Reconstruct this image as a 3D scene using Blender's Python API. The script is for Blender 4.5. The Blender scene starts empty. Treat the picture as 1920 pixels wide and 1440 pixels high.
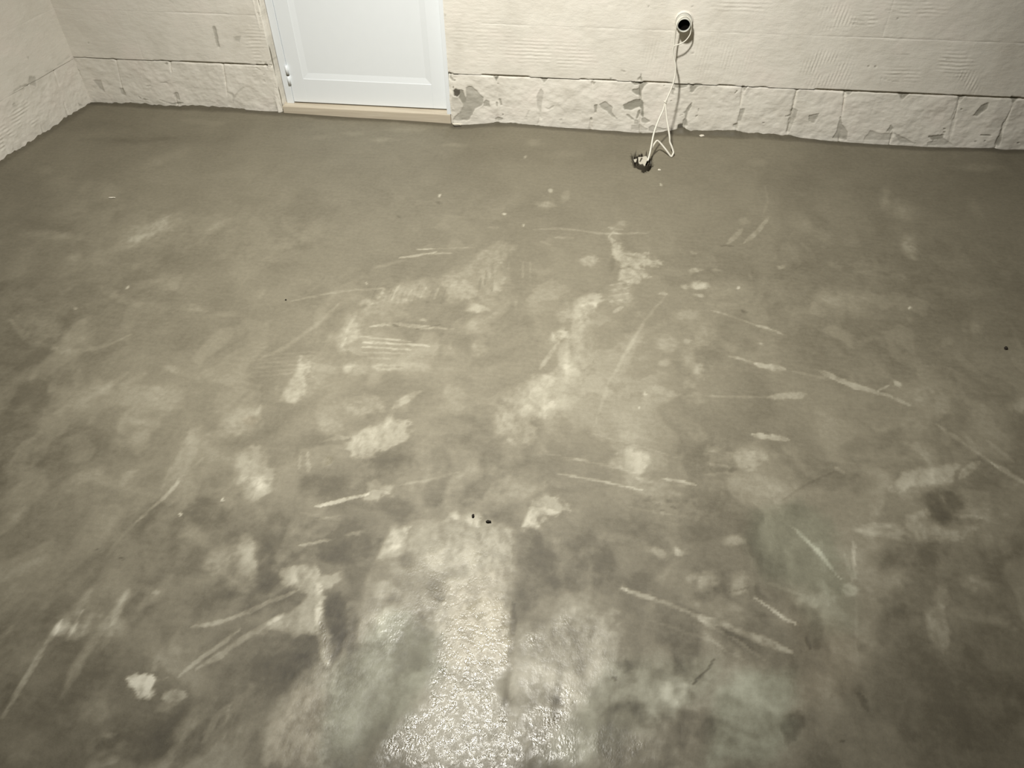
import bpy, bmesh, math, random
import numpy as np
from mathutils import Matrix, Vector

# ------------------------------------------------------------------ measured layout (metres)
EDGE = [(-2.5999,0.0001),(-2.3854,0.006),(-2.2474,0.0026),(-2.1647,0.0015),(-2.1059,0.0102),(-1.8888,0.0057),(-1.702,-0.0021),(-1.6265,-0.0013),(-1.3303,-0.0067),(-1.0177,-0.0091),(-0.7998,-0.0131),(-0.7828,-0.0233),(-0.711,-0.0159),(-0.584,0.0005),(-0.4093,-0.0007),(-0.2608,-0.0074),(-0.1381,-0.0085),(-0.0163,-0.0097),(0.0857,-0.014),(0.157,-0.0072),(0.2152,0.0041),(0.2441,0.0176),(0.2692,0.0232),(0.3067,0.0105),(0.3415,0.0142),(0.4557,0.0186),(0.5016,0.0219),(0.5493,0.0163),(0.6661,0.0118),(0.7358,0.0096),(0.8073,-0.0003),(0.9231,-0.0059),(1.0147,-0.0082),(1.1508,-0.0105),(1.3294,-0.0106),(1.4602,-0.0063),(1.5887,0.0002),(1.6447,-0.0037),(1.7186,0.0001)]
JOINTS_R = [(-0.5792,-0.573),(-0.3868,-0.3663),(-0.1464,-0.1479),(0.0851,0.0576),(0.275,0.2896),(0.5071,0.4979),(0.7273,0.7228),(0.9592,0.9187),(1.1716,1.1536),(1.4156,1.3821),(1.6051,1.5987)]
JOINTS_L = [(-2.4379,-2.3987),(-2.1635,-2.1259),(-1.8954,-1.8621)]
LEAF = {'bl':[-1.5705,3.4113,0.0387],'br':[-0.8164,3.4113,0.0305],'tl':[-1.5651,3.4113,0.4941],'tr':[-0.816,3.4113,0.5168],'fl':[-1.6037,3.4113,0.0397],'fr':[-0.7966,3.4113,0.0299],'pl':[-1.4775,3.4113,0.183],'pb':[-1.4746,3.4113,0.1781],'pr':[-0.8839,3.4113,0.1694],'ob':[-1.4541,3.4113,0.1516],'obr':[-0.8856,3.4113,0.1508],'ol':[-1.5007,3.4113,0.177]}
PIPE = [0.2099,3.3763,0.4808]
CAB_UP = [[0.2003,3.3643,0.4866],[0.18,3.3483,0.4767],[0.1789,3.3263,0.4591],[0.1796,3.3183,0.4282],[0.1795,3.3143,0.3955],[0.1781,3.3123,0.3811],[0.1858,3.3083,0.3547],[0.1959,3.3013,0.3271],[0.1996,3.2943,0.2989],[0.1969,3.2813,0.2681],[0.1885,3.2663,0.2376],[0.1764,3.2463,0.2088],[0.1696,3.2363,0.192]]
CAB_LOOP = [[0.1828,3.3623,0.4887],[0.1958,3.3543,0.5032],[0.2168,3.3463,0.5045],[0.2348,3.3363,0.4888],[0.2408,3.3303,0.4683],[0.2399,3.3263,0.4445],[0.2278,3.3223,0.4233],[0.2121,3.3183,0.4114],[0.1936,3.3163,0.4039],[0.1811,3.3143,0.3999]]
CAB_A = [[0.1693,3.2363,0.1943],[0.1638,3.2213,0.1657],[0.1514,3.2013,0.1388],[0.1377,3.1663,0.1045],[0.1317,3.1413,0.0803],[0.1288,3.1163,0.0586],[0.1256,3.0913,0.0394],[0.1199,3.0663,0.0127]]
CAB_B = [[0.1704,3.2363,0.1944],[0.1758,3.2263,0.1688],[0.1832,3.2113,0.1359],[0.194,3.1913,0.1029],[0.2034,3.1713,0.0721],[0.2068,3.1643,0.0538],[0.2168,3.1543,0.0374],[0.226,3.1443,0.0184],[0.2236,3.1363,0.0099],[0.2176,3.1333,0.0037],[0.1969,3.1413,0.0243],[0.1765,3.1513,0.0427],[0.1615,3.1563,0.0552],[0.1507,3.1543,0.0605],[0.1394,3.1363,0.0517],[0.1277,3.1063,0.0392],[0.1228,3.0813,0.0248],[0.1179,3.0663,0.0101]]
HOLE = [[0.0555,3.1509],[0.0692,3.1574],[0.0928,3.1309],[0.1131,3.1429],[0.134,3.1211],[0.1414,3.0743],[0.1374,3.0317],[0.1201,3.002],[0.1025,2.9908],[0.0886,3.0167],[0.066,3.028],[0.0567,3.0739]]
BOX = [0.094,3.0735]
TABS = [[([0.0777,3.0954],0.0482),([0.0935,3.0972],0.0482),([0.1114,3.1113],0.0487),([0.1187,3.0858],0.0476),([0.1125,3.0521],0.0462),([0.1063,3.0234],0.045),([0.0992,3.0435],0.0459),([0.0881,3.0375],0.0457),([0.0811,3.0484],0.0462)],[([0.0588,3.0789],0.0476),([0.0733,3.0877],0.0479),([0.0706,3.0613],0.0468),([0.064,3.0582],0.0467)]]
DEB = [[1.2396,2.0003],[-0.2892,1.1528],[-0.2471,1.1401],[-2.0304,2.5194],[0.1688,3.0123],[-1.084,1.9573],[0.3553,3.3952],[-0.7652,3.3333]]
LJ = [[0.0074,0.2342],[0.0894,0.2277],[0.1805,0.2234],[0.2889,0.2201],[0.4069,0.2109],[0.4854,0.2155]]
LVJ = [[0.2754,0.2195],[0.3681,0.0044]]
LBASE = [[-0.0168,-0.0009],[0.0563,0.0008],[0.1599,0.0009],[0.1838,0.0063],[0.2211,0.0019],[0.2838,0.0042],[0.3745,-0.0056],[0.4267,-0.0144],[0.46,-0.0008],[0.5565,-0.002],[0.6286,-0.0011]]
REV = [[-1.6192,3.3763,0.3692],[-1.6259,3.3763,0.0066]]
CAMROT = [[0.9897,0.1425,-0.0142],[-0.0885,0.6867,0.7215],[0.1126,-0.7128,0.6922]]

D = 3.3763                       # back wall plane y = D
CORNER = (-2.6135, D)            # left/back corner
A_L = 0.1156                     # the left wall opens a little wider than square
UL = (-math.sin(A_L), -math.cos(A_L))
NL = (math.cos(A_L), -math.sin(A_L))
H1, H2 = 0.2217, 0.4413          # tops of the first two courses

# ------------------------------------------------------------------ camera, light, exposure
scene = bpy.context.scene
col = scene.collection
cam_data = bpy.data.cameras.new('camera')
cam_data.sensor_width = 36.0
cam_data.lens = 1443.0 / 1920.0 * 36.0
cam_data.clip_start = 0.02
cam = bpy.data.objects.new('camera', cam_data)
col.objects.link(cam)
m = Matrix.Identity(4)
for i in range(3):
    for j in range(3):
        m[j][i] = CAMROT[i][j]
m.translation = Vector((0, 0, 1.6))
cam.matrix_world = m
scene.camera = cam

world = bpy.data.worlds.new('world')
scene.world = world
world.use_nodes = True
world.node_tree.nodes['Background'].inputs[0].default_value = (0.9, 0.93, 1.0, 1)
world.node_tree.nodes['Background'].inputs[1].default_value = 0.0

bulb = bpy.data.lights.new('ceiling_bulb_light', 'SPOT')     # ceiling lamp; its cone and tilt are made up to imitate lens vignetting
bulb.spot_size = math.radians(118)
bulb.spot_blend = 1.0
bulb.shadow_soft_size = 0.10
bulb.energy = 465
bulb.color = (1.0, 0.975, 0.91)
bo = bpy.data.objects.new('ceiling_bulb_light', bulb)
bo.location = (-0.47, 1.50, 2.52)
bo.rotation_euler = Vector((-0.02, 0.39, -1.0)).to_track_quat('-Z', 'Y').to_euler()
col.objects.link(bo)

vs = scene.view_settings
vs.view_transform = 'Standard'
vs.look = 'None'
vs.gamma = 1.0
vs.exposure = 0.0
vs.use_curve_mapping = False

# ------------------------------------------------------------------ marks seen in the place plus painted light falloff and glare, in metres
FLOOR_MARKS = [
 ('e','p',[-2.4204,2.7045,0.051,0.006,0.0241,-0.039],0.05,0.7,0.35),
 ('e','p',[-2.3237,2.615,0.0432,0.0578,0.0438,-0.053],0.05,0.7,0.35),
 ('e','p',[-2.142,2.4111,0.0608,0.0746,0.0503,-0.0612],0.07,0.7,0.35),
 ('e','p',[-1.7572,2.3021,0.0698,0.1088,0.0588,-0.0726],0.1,0.7,0.35),
 ('e','p',[-1.7806,2.2548,0.0339,0.0169,0.0148,-0.0233],0.13,0.7,0.35),
 ('e','p',[-1.7443,2.3414,0.0095,0.0557,0.0323,-0.0308],0.1,0.7,0.35),
 ('e','p',[-1.5193,2.3497,0.028,0.0568,0.0214,-0.0265],0.08,0.7,0.35),
 ('e','p',[-2.1378,2.2372,0.1378,-0.0032,0.0156,-0.0275],0.1,0.7,0.35),
 ('e','p',[-2.1132,2.0285,0.0082,0.089,0.0715,-0.0567],0.07,0.7,0.35),
 ('e','p',[-1.95,2.1167,0.0138,0.0331,0.0262,-0.0265],0.08,0.7,0.35),
 ('e','p',[-1.6737,1.9076,0.1032,-0.044,0.0056,-0.0239],0.11,0.7,0.35),
 ('e','p',[-1.6001,1.9944,0.0402,0.0281,0.0156,-0.0224],0.08,0.7,0.35),
 ('e','p',[-1.3763,1.8763,0.0577,0.0072,0.0089,-0.0192],0.1,0.7,0.35),
 ('e','p',[-1.245,1.8581,0.0464,0.0058,0.0069,-0.0162],0.07,0.7,0.35),
 ('e','p',[-1.8319,1.7137,0.1422,-0.03,0.0237,-0.0548],0.1,0.7,0.35),
 ('e','p',[-1.3173,1.5786,0.0248,0.0032,0.009,-0.0184],0.15,0.7,0.35),
 ('e','p',[-1.7453,1.5042,0.0281,0.0778,0.0212,-0.0171],0.07,0.7,0.35),
 ('e','p',[-1.2811,1.4696,0.0065,0.0543,0.0452,-0.0291],0.1,0.7,0.35),
 ('e','p',[-1.5342,1.4029,0.0798,0.093,0.0318,-0.0321],0.06,0.7,0.35),
 ('e','p',[-0.9965,1.4285,0.0555,0.0224,0.013,-0.0238],0.12,0.7,0.35),
 ('e','p',[-0.8745,1.6403,0.0578,0.0455,0.0384,-0.0627],0.08,0.7,0.35),
 ('e','p',[-2.068,2.5661,0.078,-0.0461,0.0116,-0.0503],0.05,0.7,0.35),
 ('e','p',[-2.1914,2.5951,0.0036,0.0578,0.026,-0.0238],0.05,0.7,0.35),
 ('e','p',[-1.1791,2.3537,0.0934,-0.061,0.0007,-0.0285],0.05,0.7,0.35),
 ('e','p',[-1.1102,2.3993,0.0611,0.0074,0.0143,-0.0428],0.04,0.7,0.35),
 ('e','p',[-1.1824,1.9842,0.0144,0.0233,0.0171,-0.0215],0.07,0.7,0.35),
 ('e','p',[-1.5068,1.6348,0.0231,0.0207,0.0143,-0.0174],0.06,0.7,0.35),
 ('e','p',[-1.5203,1.1658,0.0602,0.0479,0.0279,-0.0285],-0.05,0.7,0.35),
 ('e','p',[-1.2203,1.596,0.046,0.0685,0.0343,-0.0376],0.04,0.7,0.35),
 ('e','p',[-2.4878,2.6046,0.0992,0.1383,0.1439,-0.1657],-0.05,0.8,0.35),  # vignette darkening of the far left corner, painted as tone
 ('e','p',[-2.4513,3.1367,0.2279,0.0258,0.0355,-0.0624],-0.04,0.8,0.35),
 ('e','p',[-2.0099,3.0508,0.2932,0.0336,0.0334,-0.0691],-0.04,0.8,0.35),
 ('e','p',[-1.2876,2.9318,0.4619,0.0537,0.0451,-0.1354],-0.02,0.8,0.35),
 ('e','p',[-0.3735,3.0866,0.4592,0.0532,0.0094,-0.0759],-0.03,0.8,0.35),
 ('e','p',[1.0475,3.0656,0.4725,0.0555,-0.0478,-0.2578],-0.04,0.8,0.35),
 ('e','p',[1.17,2.2482,0.2793,0.0349,-0.0859,-0.3325],-0.04,0.8,0.35),
 ('s','p',[[-1.9638,1.7391],[-1.8477,1.6491],[-1.6769,1.6131],[-1.5713,1.6526],[-1.5234,1.7172]],0.00788,1.658,0.09,0.8,0.35),
 ('s','p',[[-1.0656,1.9536],[-0.9774,2.0007],[-0.9107,2.0304],[-0.7687,2.0665]],0.00461,1.664,0.13,0.6,0.35),
 ('s','p',[[-1.0557,1.6619],[-0.9919,1.7263],[-0.9291,1.8556],[-0.8981,1.9598]],0.01045,1.577,0.09,0.7,0.35),
 ('s','p',[[-1.5724,1.3536],[-1.4888,1.4428],[-1.4399,1.5434]],0.01132,1.524,0.05,0.9,0.35),
 ('p','p',[[-0.939,1.6869],[-0.9057,1.661],[-0.8757,1.6038],[-0.8662,1.5278],[-0.8832,1.4828],[-0.931,1.4877],[-0.9322,1.5446],[-0.922,1.6099]],0.00813,0.00813,1.474,0.2),
 ('s','p',[[-1.091,1.6624],[-0.9961,1.6897],[-0.8989,1.7124]],0.00254,1.534,0.05,0.6,0.35),
 ('s','p',[[-1.0842,1.6456],[-0.9898,1.6728],[-0.8931,1.6953]],0.00252,1.526,0.05,0.6,0.35),
 ('s','p',[[-1.0775,1.6291],[-0.9836,1.656],[-0.8874,1.6783]],0.00251,1.518,0.05,0.6,0.35),
 ('s','p',[[-1.07,1.6104],[-0.9766,1.6371],[-0.8809,1.6592]],0.00249,1.509,0.05,0.6,0.35),
 ('s','p',[[-1.0625,1.5919],[-0.9696,1.6183],[-0.8745,1.6403]],0.00248,1.5,0.05,0.6,0.35),
 ('s','p',[[-1.0551,1.5736],[-0.9628,1.5998],[-0.8682,1.6216]],0.00246,1.492,0.05,0.6,0.35),
 ('e','p',[-1.0597,3.1491,0.0721,0.0083,0.0068,-0.0252],0.12,0.8,0.35),
 ('e','p',[-1.2226,3.194,0.0439,0.005,0.0062,-0.0207],0.08,0.8,0.35),
 ('e','p',[-1.3556,3.1362,0.0485,0.0055,0.0101,-0.0303],0.06,0.8,0.35),
 ('e','p',[-0.992,3.2745,0.0983,0.0112,0.0066,-0.0265],0.06,0.8,0.35),
 ('e','p',[-0.738,3.1344,0.0473,0.0054,0.005,-0.0248],0.08,0.8,0.35),
 ('e','p',[-0.5975,3.4596,0.1003,0.0113,0.0054,-0.0338],0.05,0.8,0.35),
 ('e','p',[-0.3869,3.1952,0.0377,0.0043,0.005,-0.0401],0.08,0.8,0.35),
 ('e','p',[0.5804,3.1254,0.0446,0.0052,-0.0027,-0.033],0.07,0.8,0.35),
 ('e','p',[-0.2353,3.1026,0.1149,0.0133,0.0036,-0.0384],0.04,0.8,0.35),
 ('e','p',[-1.9876,2.8505,0.0723,0.093,0.0293,-0.0418],0.05,0.8,0.35),
 ('e','p',[-1.6485,2.7488,0.126,0.0388,0.0204,-0.0426],0.03,0.8,0.35),
 ('s','p',[[-2.4467,2.9902],[-2.166,3.0013],[-2.0147,3.0608]],0.01481,2.281,-0.05,0.9,0.35),
 ('s','p',[[-2.0724,3.2362],[-1.8526,3.2214]],0.01275,2.322,0.05,0.9,0.35),
 ('e','p',[-0.2651,2.7929,0.0108,0.0013,0.0022,-0.021],0.3,0.5,0.35),
 ('e','p',[-0.2814,2.6867,0.0383,-0.0018,0.0019,-0.028],0.18,0.5,0.35),
 ('e','p',[-0.207,2.7533,0.0129,0.0403,0.0131,-0.0172],0.12,0.5,0.35),
 ('e','p',[-0.8031,1.9865,0.0213,0.018,0.0124,-0.0234],0.15,0.5,0.35),
 ('e','p',[-0.673,2.0631,0.1465,0.0751,0.0214,-0.0563],0.12,0.5,0.35),
 ('e','p',[-0.7257,1.9755,0.0753,0.0094,0.0191,-0.0723],0.09,0.5,0.35),
 ('e','p',[-0.5085,2.0836,0.062,0.0077,0.0137,-0.0703],0.1,0.5,0.35),
 ('e','p',[-0.4266,1.9898,0.039,0.0049,0.0045,-0.0252],0.28,0.5,0.35),
 ('e','p',[-0.5891,1.918,0.0175,0.0022,0.0025,-0.0109],0.22,0.5,0.35),
 ('e','p',[-0.8246,1.8411,0.0258,-0.0034,0.0143,-0.0774],0.14,0.5,0.35),
 ('e','p',[-0.8305,1.7731,0.0163,-0.002,0.0105,-0.0549],0.12,0.5,0.35),
 ('e','p',[-0.769,1.6465,0.0196,0.0025,0.0078,-0.0256],0.26,0.5,0.35),
 ('e','p',[-0.6627,1.6724,0.0426,0.0055,0.0038,-0.0142],0.15,0.5,0.35),
 ('e','p',[-0.0757,2.3198,0.0342,0.0042,0.0021,-0.0297],0.22,0.5,0.35),
 ('e','p',[0.0375,2.1305,0.0449,0.0056,0.0026,-0.0589],0.14,0.5,0.35),
 ('e','p',[-0.0597,2.0944,0.0485,0.0206,0.0056,-0.0312],0.24,0.5,0.35),
 ('e','p',[-0.0809,2.0188,0.0292,0.0483,0.0205,-0.0321],0.2,0.5,0.35),
 ('e','p',[-0.141,1.9971,0.0262,0.0033,0.0037,-0.0388],0.1,0.5,0.35),
 ('e','p',[-0.1425,1.8869,0.0242,0.0272,0.0128,-0.0258],0.28,0.5,0.35),  # glare painted as a pale spot
 ('e','p',[0.1866,2.1491,0.0161,0.002,0.0,-0.012],0.25,0.5,0.35),
 ('e','p',[-0.6814,1.5023,0.0622,0.0081,0.0134,-0.0462],0.17,0.5,0.35),
 ('e','p',[0.1831,1.6816,0.0377,-0.0099,-0.0028,-0.0158],0.12,0.5,0.35),
 ('e','p',[0.1989,1.8909,0.0333,0.0042,-0.0,-0.0309],0.12,0.5,0.35),
 ('e','p',[0.1907,1.8013,0.0195,0.0025,0.0,-0.0147],0.14,0.5,0.35),
 ('e','p',[0.0057,2.4977,0.0277,0.0034,0.0037,-0.0783],0.1,0.5,0.35),
 ('e','p',[0.0284,2.5747,0.0202,0.0024,0.0011,-0.0262],0.12,0.5,0.35),
 ('e','p',[-0.3934,1.8025,0.0233,-0.0151,-0.0089,-0.0454],0.08,0.5,0.35),
 ('e','p',[-0.1149,1.8123,0.0234,-0.0032,-0.0017,-0.0737],0.12,0.5,0.35),
 ('e','p',[-0.0898,1.7168,0.0257,0.0033,0.0045,-0.0513],0.09,0.5,0.35),
 ('e','p',[-0.393,2.176,0.0265,-0.0006,0.0098,-0.0917],0.1,0.5,0.35),
 ('e','p',[-0.5501,1.7697,0.1004,0.0128,0.0067,-0.0297],0.05,0.5,0.35),
 ('e','p',[0.112,2.0289,0.0139,0.0018,0.0004,-0.0168],0.12,0.5,0.35),
 ('e','p',[-0.4153,1.5258,0.0463,0.006,0.0051,-0.0254],0.08,0.5,0.35),
 ('e','p',[-0.4009,1.8947,0.0529,-0.0211,-0.0018,-0.0308],0.07,0.5,0.35),
 ('s','p',[[-0.3006,2.4974],[-0.201,2.5169],[-0.0385,2.5033],[0.1301,2.5238]],0.00402,1.828,0.12,0.5,0.35),
 ('s','p',[[-0.2147,2.4527],[-0.1452,2.4575]],0.00398,1.804,0.1,0.4,0.35),
 ('s','p',[[-0.2672,2.4211],[-0.2252,2.4013]],0.00395,1.787,0.15,0.4,0.35),
 ('s','p',[[-0.4735,2.4877],[-0.4331,2.4925]],0.00509,1.831,0.15,0.4,0.35),
 ('s','p',[[-0.7618,2.2489],[-0.6854,2.2788],[-0.6316,2.3061]],0.00488,1.754,0.26,0.4,0.5),
 ('s','p',[[-0.7128,2.3101],[-0.6399,2.326]],0.00296,1.771,0.26,0.4,0.35),
 ('s','p',[[-0.6675,2.2879],[-0.5758,2.306]],0.00391,1.757,0.18,0.4,0.35),
 ('s','p',[[-0.8383,2.1792],[-0.7354,2.2386]],0.00578,1.733,0.07,0.7,0.35),
 ('s','p',[[-0.636,2.3265],[-0.501,2.3535]],0.00296,1.772,0.1,0.4,0.35),
 ('s','p',[[-0.021,2.5499],[0.0359,2.5382]],0.00403,1.842,0.16,0.4,0.35),
 ('s','p',[[-0.0171,2.4767],[0.0008,2.5154],[0.0311,2.5081]],0.00399,1.822,0.16,0.4,0.35),
 ('p','p',[[-0.4687,2.34],[-0.419,2.4026],[-0.3549,2.3749],[-0.3583,2.3292],[-0.4083,2.2722],[-0.4023,2.1748],[-0.4368,2.1547],[-0.4861,2.1644],[-0.542,2.1575],[-0.5008,2.2441]],0.01344,0.01152,1.728,0.13),
 ('s','p',[[-0.4168,2.2644],[-0.3972,2.0974]],0.00563,1.69,-0.1,0.4,0.35),
 ('s','p',[[-0.4326,2.2195],[-0.4279,2.1244]],0.00375,1.688,-0.1,0.4,0.35),
 ('s','p',[[-0.4488,2.1691],[-0.4391,2.0922]],0.00371,1.67,-0.08,0.4,0.35),
 ('s','p',[[-0.3129,2.2839],[-0.3,2.1875]],0.00379,1.71,0.09,0.4,0.35),
 ('s','p',[[-0.2844,2.2874],[-0.2709,2.1658]],0.00378,1.704,0.09,0.4,0.35),
 ('s','p',[[-0.3606,2.278],[-0.3549,2.2128]],0.00381,1.717,0.09,0.4,0.35),
 ('s','p',[[-0.7949,2.0788],[-0.7883,1.9736]],0.0046,1.654,-0.06,0.5,0.35),
 ('s','p',[[-0.7676,2.0698],[-0.7712,1.9994]],0.0046,1.655,0.1,0.5,0.35),
 ('s','p',[[-0.7405,2.0608],[-0.7415,1.9794]],0.00458,1.646,-0.06,0.5,0.35),
 ('s','p',[[-0.7228,2.0878],[-0.7242,2.0053]],0.0046,1.656,0.1,0.5,0.35),
 ('s','p',[[-0.6958,2.0787],[-0.6949,1.9853]],0.00458,1.646,-0.06,0.5,0.35),
 ('s','p',[[-0.669,2.0697],[-0.6772,2.0112]],0.00459,1.648,0.1,0.5,0.35),
 ('s','p',[[-0.6508,2.0967],[-0.6482,1.9911]],0.00458,1.647,-0.06,0.5,0.35),
 ('s','p',[[-0.624,2.0876],[-0.6303,2.017]],0.00459,1.649,0.1,0.5,0.35),
 ('s','p',[[-0.5975,2.0786],[-0.6016,1.997]],0.00456,1.641,-0.06,0.5,0.35),
 ('s','p',[[-0.5788,2.1057],[-0.5834,2.0229]],0.00459,1.651,0.1,0.5,0.35),
 ('s','p',[[-0.5524,2.0966],[-0.555,2.0028]],0.00457,1.642,-0.06,0.5,0.35),
 ('s','p',[[-0.7575,1.8578],[-0.6741,1.8822],[-0.592,1.876],[-0.4866,1.8811]],0.00699,1.571,0.24,0.4,0.7),
 ('s','p',[[-0.7785,1.8063],[-0.6095,1.8012]],0.00344,1.547,0.2,0.4,0.35),
 ('s','p',[[-0.7617,1.7792],[-0.5456,1.7883]],0.00426,1.534,0.24,0.4,0.35),
 ('s','p',[[-0.7585,1.7561],[-0.5998,1.7608]],0.00339,1.526,0.2,0.4,0.35),
 ('s','p',[[-0.7472,1.7292],[-0.6122,1.7413]],0.00337,1.516,0.1,0.4,0.35),
 ('s','p',[[-0.7401,1.7047],[-0.6393,1.7126]],0.00334,1.505,0.06,0.4,0.35),
 ('s','p',[[-0.7096,1.8805],[-0.6654,1.8695]],0.00351,1.577,-0.15,0.4,0.35),
 ('s','p',[[-0.6068,1.8632],[-0.5256,1.8982]],0.00262,1.569,-0.1,0.4,0.35),
 ('s','p',[[-0.6873,1.6692],[-0.606,1.6821]],0.0033,1.486,-0.12,0.4,0.35),
 ('s','p',[[-0.8745,1.6403],[-0.6968,1.6729],[-0.4144,1.6872]],0.02143,1.484,0.05,0.9,0.35),
 ('p','p',[[-0.0073,2.4779],[0.0451,2.4029],[0.1132,2.3871],[0.1199,2.3372],[0.1747,2.3373],[0.1523,2.3147],[0.1149,2.3035],[0.1252,2.2561],[0.0991,2.19],[0.0712,2.2021],[0.0326,2.2447],[0.0392,2.3106],[0.0085,2.3572]],0.00759,0.01329,1.738,0.26),
 ('s','p',[[0.0503,2.3691],[0.0966,2.3578]],0.00385,1.76,-0.14,0.4,0.35),
 ('s','p',[[0.0312,2.2768],[0.068,2.2977]],0.00377,1.725,-0.12,0.4,0.35),
 ('s','p',[[0.0779,2.2826],[0.1155,2.2775]],0.00376,1.722,-0.1,0.4,0.35),
 ('s','p',[[0.034,2.2131],[0.0796,2.2282]],0.00371,1.695,-0.1,0.4,0.35),
 ('s','p',[[0.0085,2.3572],[0.0088,2.274]],0.00953,1.738,-0.08,0.7,0.35),
 ('s','p',[[0.0025,2.178],[0.0675,2.2047]],0.00368,1.682,0.1,0.5,0.6),
 ('s','p',[[0.0041,2.1475],[0.0685,2.1739]],0.00365,1.668,0.1,0.5,0.6),
 ('s','p',[[0.0058,2.1145],[0.0697,2.1405]],0.00362,1.653,0.1,0.5,0.6),
 ('s','p',[[0.0073,2.085],[0.0707,2.1107]],0.00359,1.639,0.1,0.5,0.6),
 ('s','p',[[0.0242,2.0321],[0.0546,2.0646]],0.0062,1.617,0.16,0.4,0.35),
 ('s','p',[[-0.0488,2.0662],[-0.0819,1.9215],[-0.0973,1.7645],[-0.1239,1.5745],[-0.1484,1.385]],0.02763,1.473,0.09,0.9,0.35),
 ('s','p',[[-0.1365,1.8613],[-0.1633,1.7935],[-0.1858,1.7286]],0.00749,1.506,0.18,0.6,0.35),  # tail of the painted glare
 ('s','p',[[0.1991,2.1506],[0.13,2.0031],[0.0826,1.8631],[0.0251,1.6843],[-0.0029,1.5047]],0.0058,1.516,0.07,0.8,0.35),
 ('s','p',[[0.1219,1.9745],[0.0689,1.7857]],0.01682,1.539,0.05,0.9,0.35),
 ('p','p',[[-0.2024,1.7023],[-0.1473,1.7214],[-0.1288,1.6998],[-0.1363,1.6176],[-0.1621,1.5262],[-0.1677,1.4219],[-0.2251,1.4044],[-0.2725,1.4385],[-0.2945,1.5089],[-0.2738,1.5773],[-0.2427,1.6382]],0.01401,0.01401,1.404,0.19),
 ('e','p',[-0.2799,1.5654,0.0155,0.002,0.0027,-0.0173],-0.1,0.5,0.35),
 ('e','p',[-0.1819,1.6004,0.0177,-0.0111,-0.0044,-0.0161],-0.06,0.5,0.35),
 ('e','p',[-0.2382,1.495,0.0121,0.0016,0.0018,-0.0124],-0.08,0.5,0.35),
 ('e','p',[-0.2059,1.542,0.0191,0.02,0.009,-0.0157],0.08,0.5,0.35),
 ('s','p',[[-0.589,1.5054],[-0.5572,1.5519],[-0.5268,1.5808]],0.01263,1.421,0.18,0.4,0.35),
 ('s','p',[[-0.828,1.8823],[-0.8227,1.7479]],0.00695,1.566,0.1,0.4,0.35),
 ('s','p',[[-0.7891,2.0031],[-0.805,1.7763]],0.0177,1.594,0.06,0.8,0.35),
 ('e','p',[0.2988,2.4133,0.0153,0.0019,-0.0003,-0.0103],0.2,0.5,0.35),
 ('e','p',[0.3015,2.3037,0.026,0.0032,-0.0004,-0.0129],0.25,0.5,0.35),
 ('e','p',[0.3045,2.2155,0.029,0.0036,-0.0007,-0.0246],0.32,0.5,0.35),
 ('e','p',[0.2626,2.2042,0.0181,0.0023,-0.0003,-0.0154],0.2,0.5,0.35),
 ('e','p',[0.3029,2.1606,0.0179,0.0022,-0.0003,-0.009],0.2,0.5,0.35),
 ('e','p',[0.3757,2.3129,0.0185,0.0023,-0.0005,-0.0097],0.1,0.5,0.35),
 ('e','p',[0.6022,2.3636,0.0189,0.0108,0.0006,-0.0125],0.2,0.5,0.35),
 ('e','p',[0.4914,2.6496,0.0241,0.0029,-0.0024,-0.0342],0.09,0.5,0.35),
 ('e','p',[0.4977,1.9263,0.0132,0.0017,-0.0007,-0.0078],0.22,0.5,0.35),
 ('e','p',[0.8759,1.7963,0.008,0.0068,0.0028,-0.0156],0.28,0.5,0.35),
 ('e','p',[0.2787,1.7641,0.0351,0.0045,-0.0035,-0.1378],0.11,0.5,0.35),
 ('e','p',[0.2658,1.9124,0.015,0.0019,-0.0003,-0.0157],0.15,0.5,0.35),
 ('e','p',[0.2954,1.7903,0.0108,-0.0083,-0.0103,-0.0263],0.12,0.5,0.35),
 ('e','p',[0.434,2.2163,0.0901,0.0112,-0.0039,-0.0607],0.04,0.5,0.35),
 ('e','p',[0.2598,2.0475,0.0347,0.0044,-0.0005,-0.0281],0.08,0.5,0.35),
 ('e','p',[1.0896,2.8107,0.0691,-0.0322,-0.0236,-0.0704],0.13,0.8,0.35),
 ('e','p',[1.0565,2.8954,0.0209,-0.0054,-0.0252,-0.0904],0.09,0.8,0.35),
 ('e','p',[1.069,2.549,0.0288,0.0202,-0.0013,-0.0644],0.22,0.8,0.35),
 ('e','p',[1.078,2.4885,0.0225,0.0028,-0.0075,-0.0343],0.1,0.8,0.35),
 ('e','p',[0.7725,2.1838,0.085,-0.0465,-0.0284,-0.079],0.12,0.8,0.35),
 ('e','p',[0.7308,2.1932,0.0353,0.0044,-0.006,-0.0416],0.05,0.8,0.35),
 ('e','p',[0.6337,2.1087,0.0519,0.0065,-0.0048,-0.0399],0.05,0.8,0.35),
 ('e','p',[1.4761,3.1881,0.0869,0.0102,-0.0102,-0.0376],0.12,0.8,0.35),
 ('e','p',[1.179,2.0945,0.0201,0.0025,-0.0075,-0.0277],0.1,0.8,0.35),
 ('e','p',[1.1962,1.7414,0.03,0.0039,-0.0123,-0.0402],0.16,0.8,0.35),
 ('e','p',[1.1642,2.2921,0.0956,-0.0192,-0.0129,-0.0369],0.04,0.8,0.35),
 ('e','p',[0.6996,2.6559,0.0363,-0.0668,-0.029,-0.0547],0.06,0.8,0.35),
 ('e','p',[1.3215,2.5523,0.0427,-0.0295,-0.0155,-0.0338],0.04,0.8,0.35),
 ('e','p',[0.5109,1.8922,0.1549,-0.0235,-0.0152,-0.0751],0.03,0.8,0.35),
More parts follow.
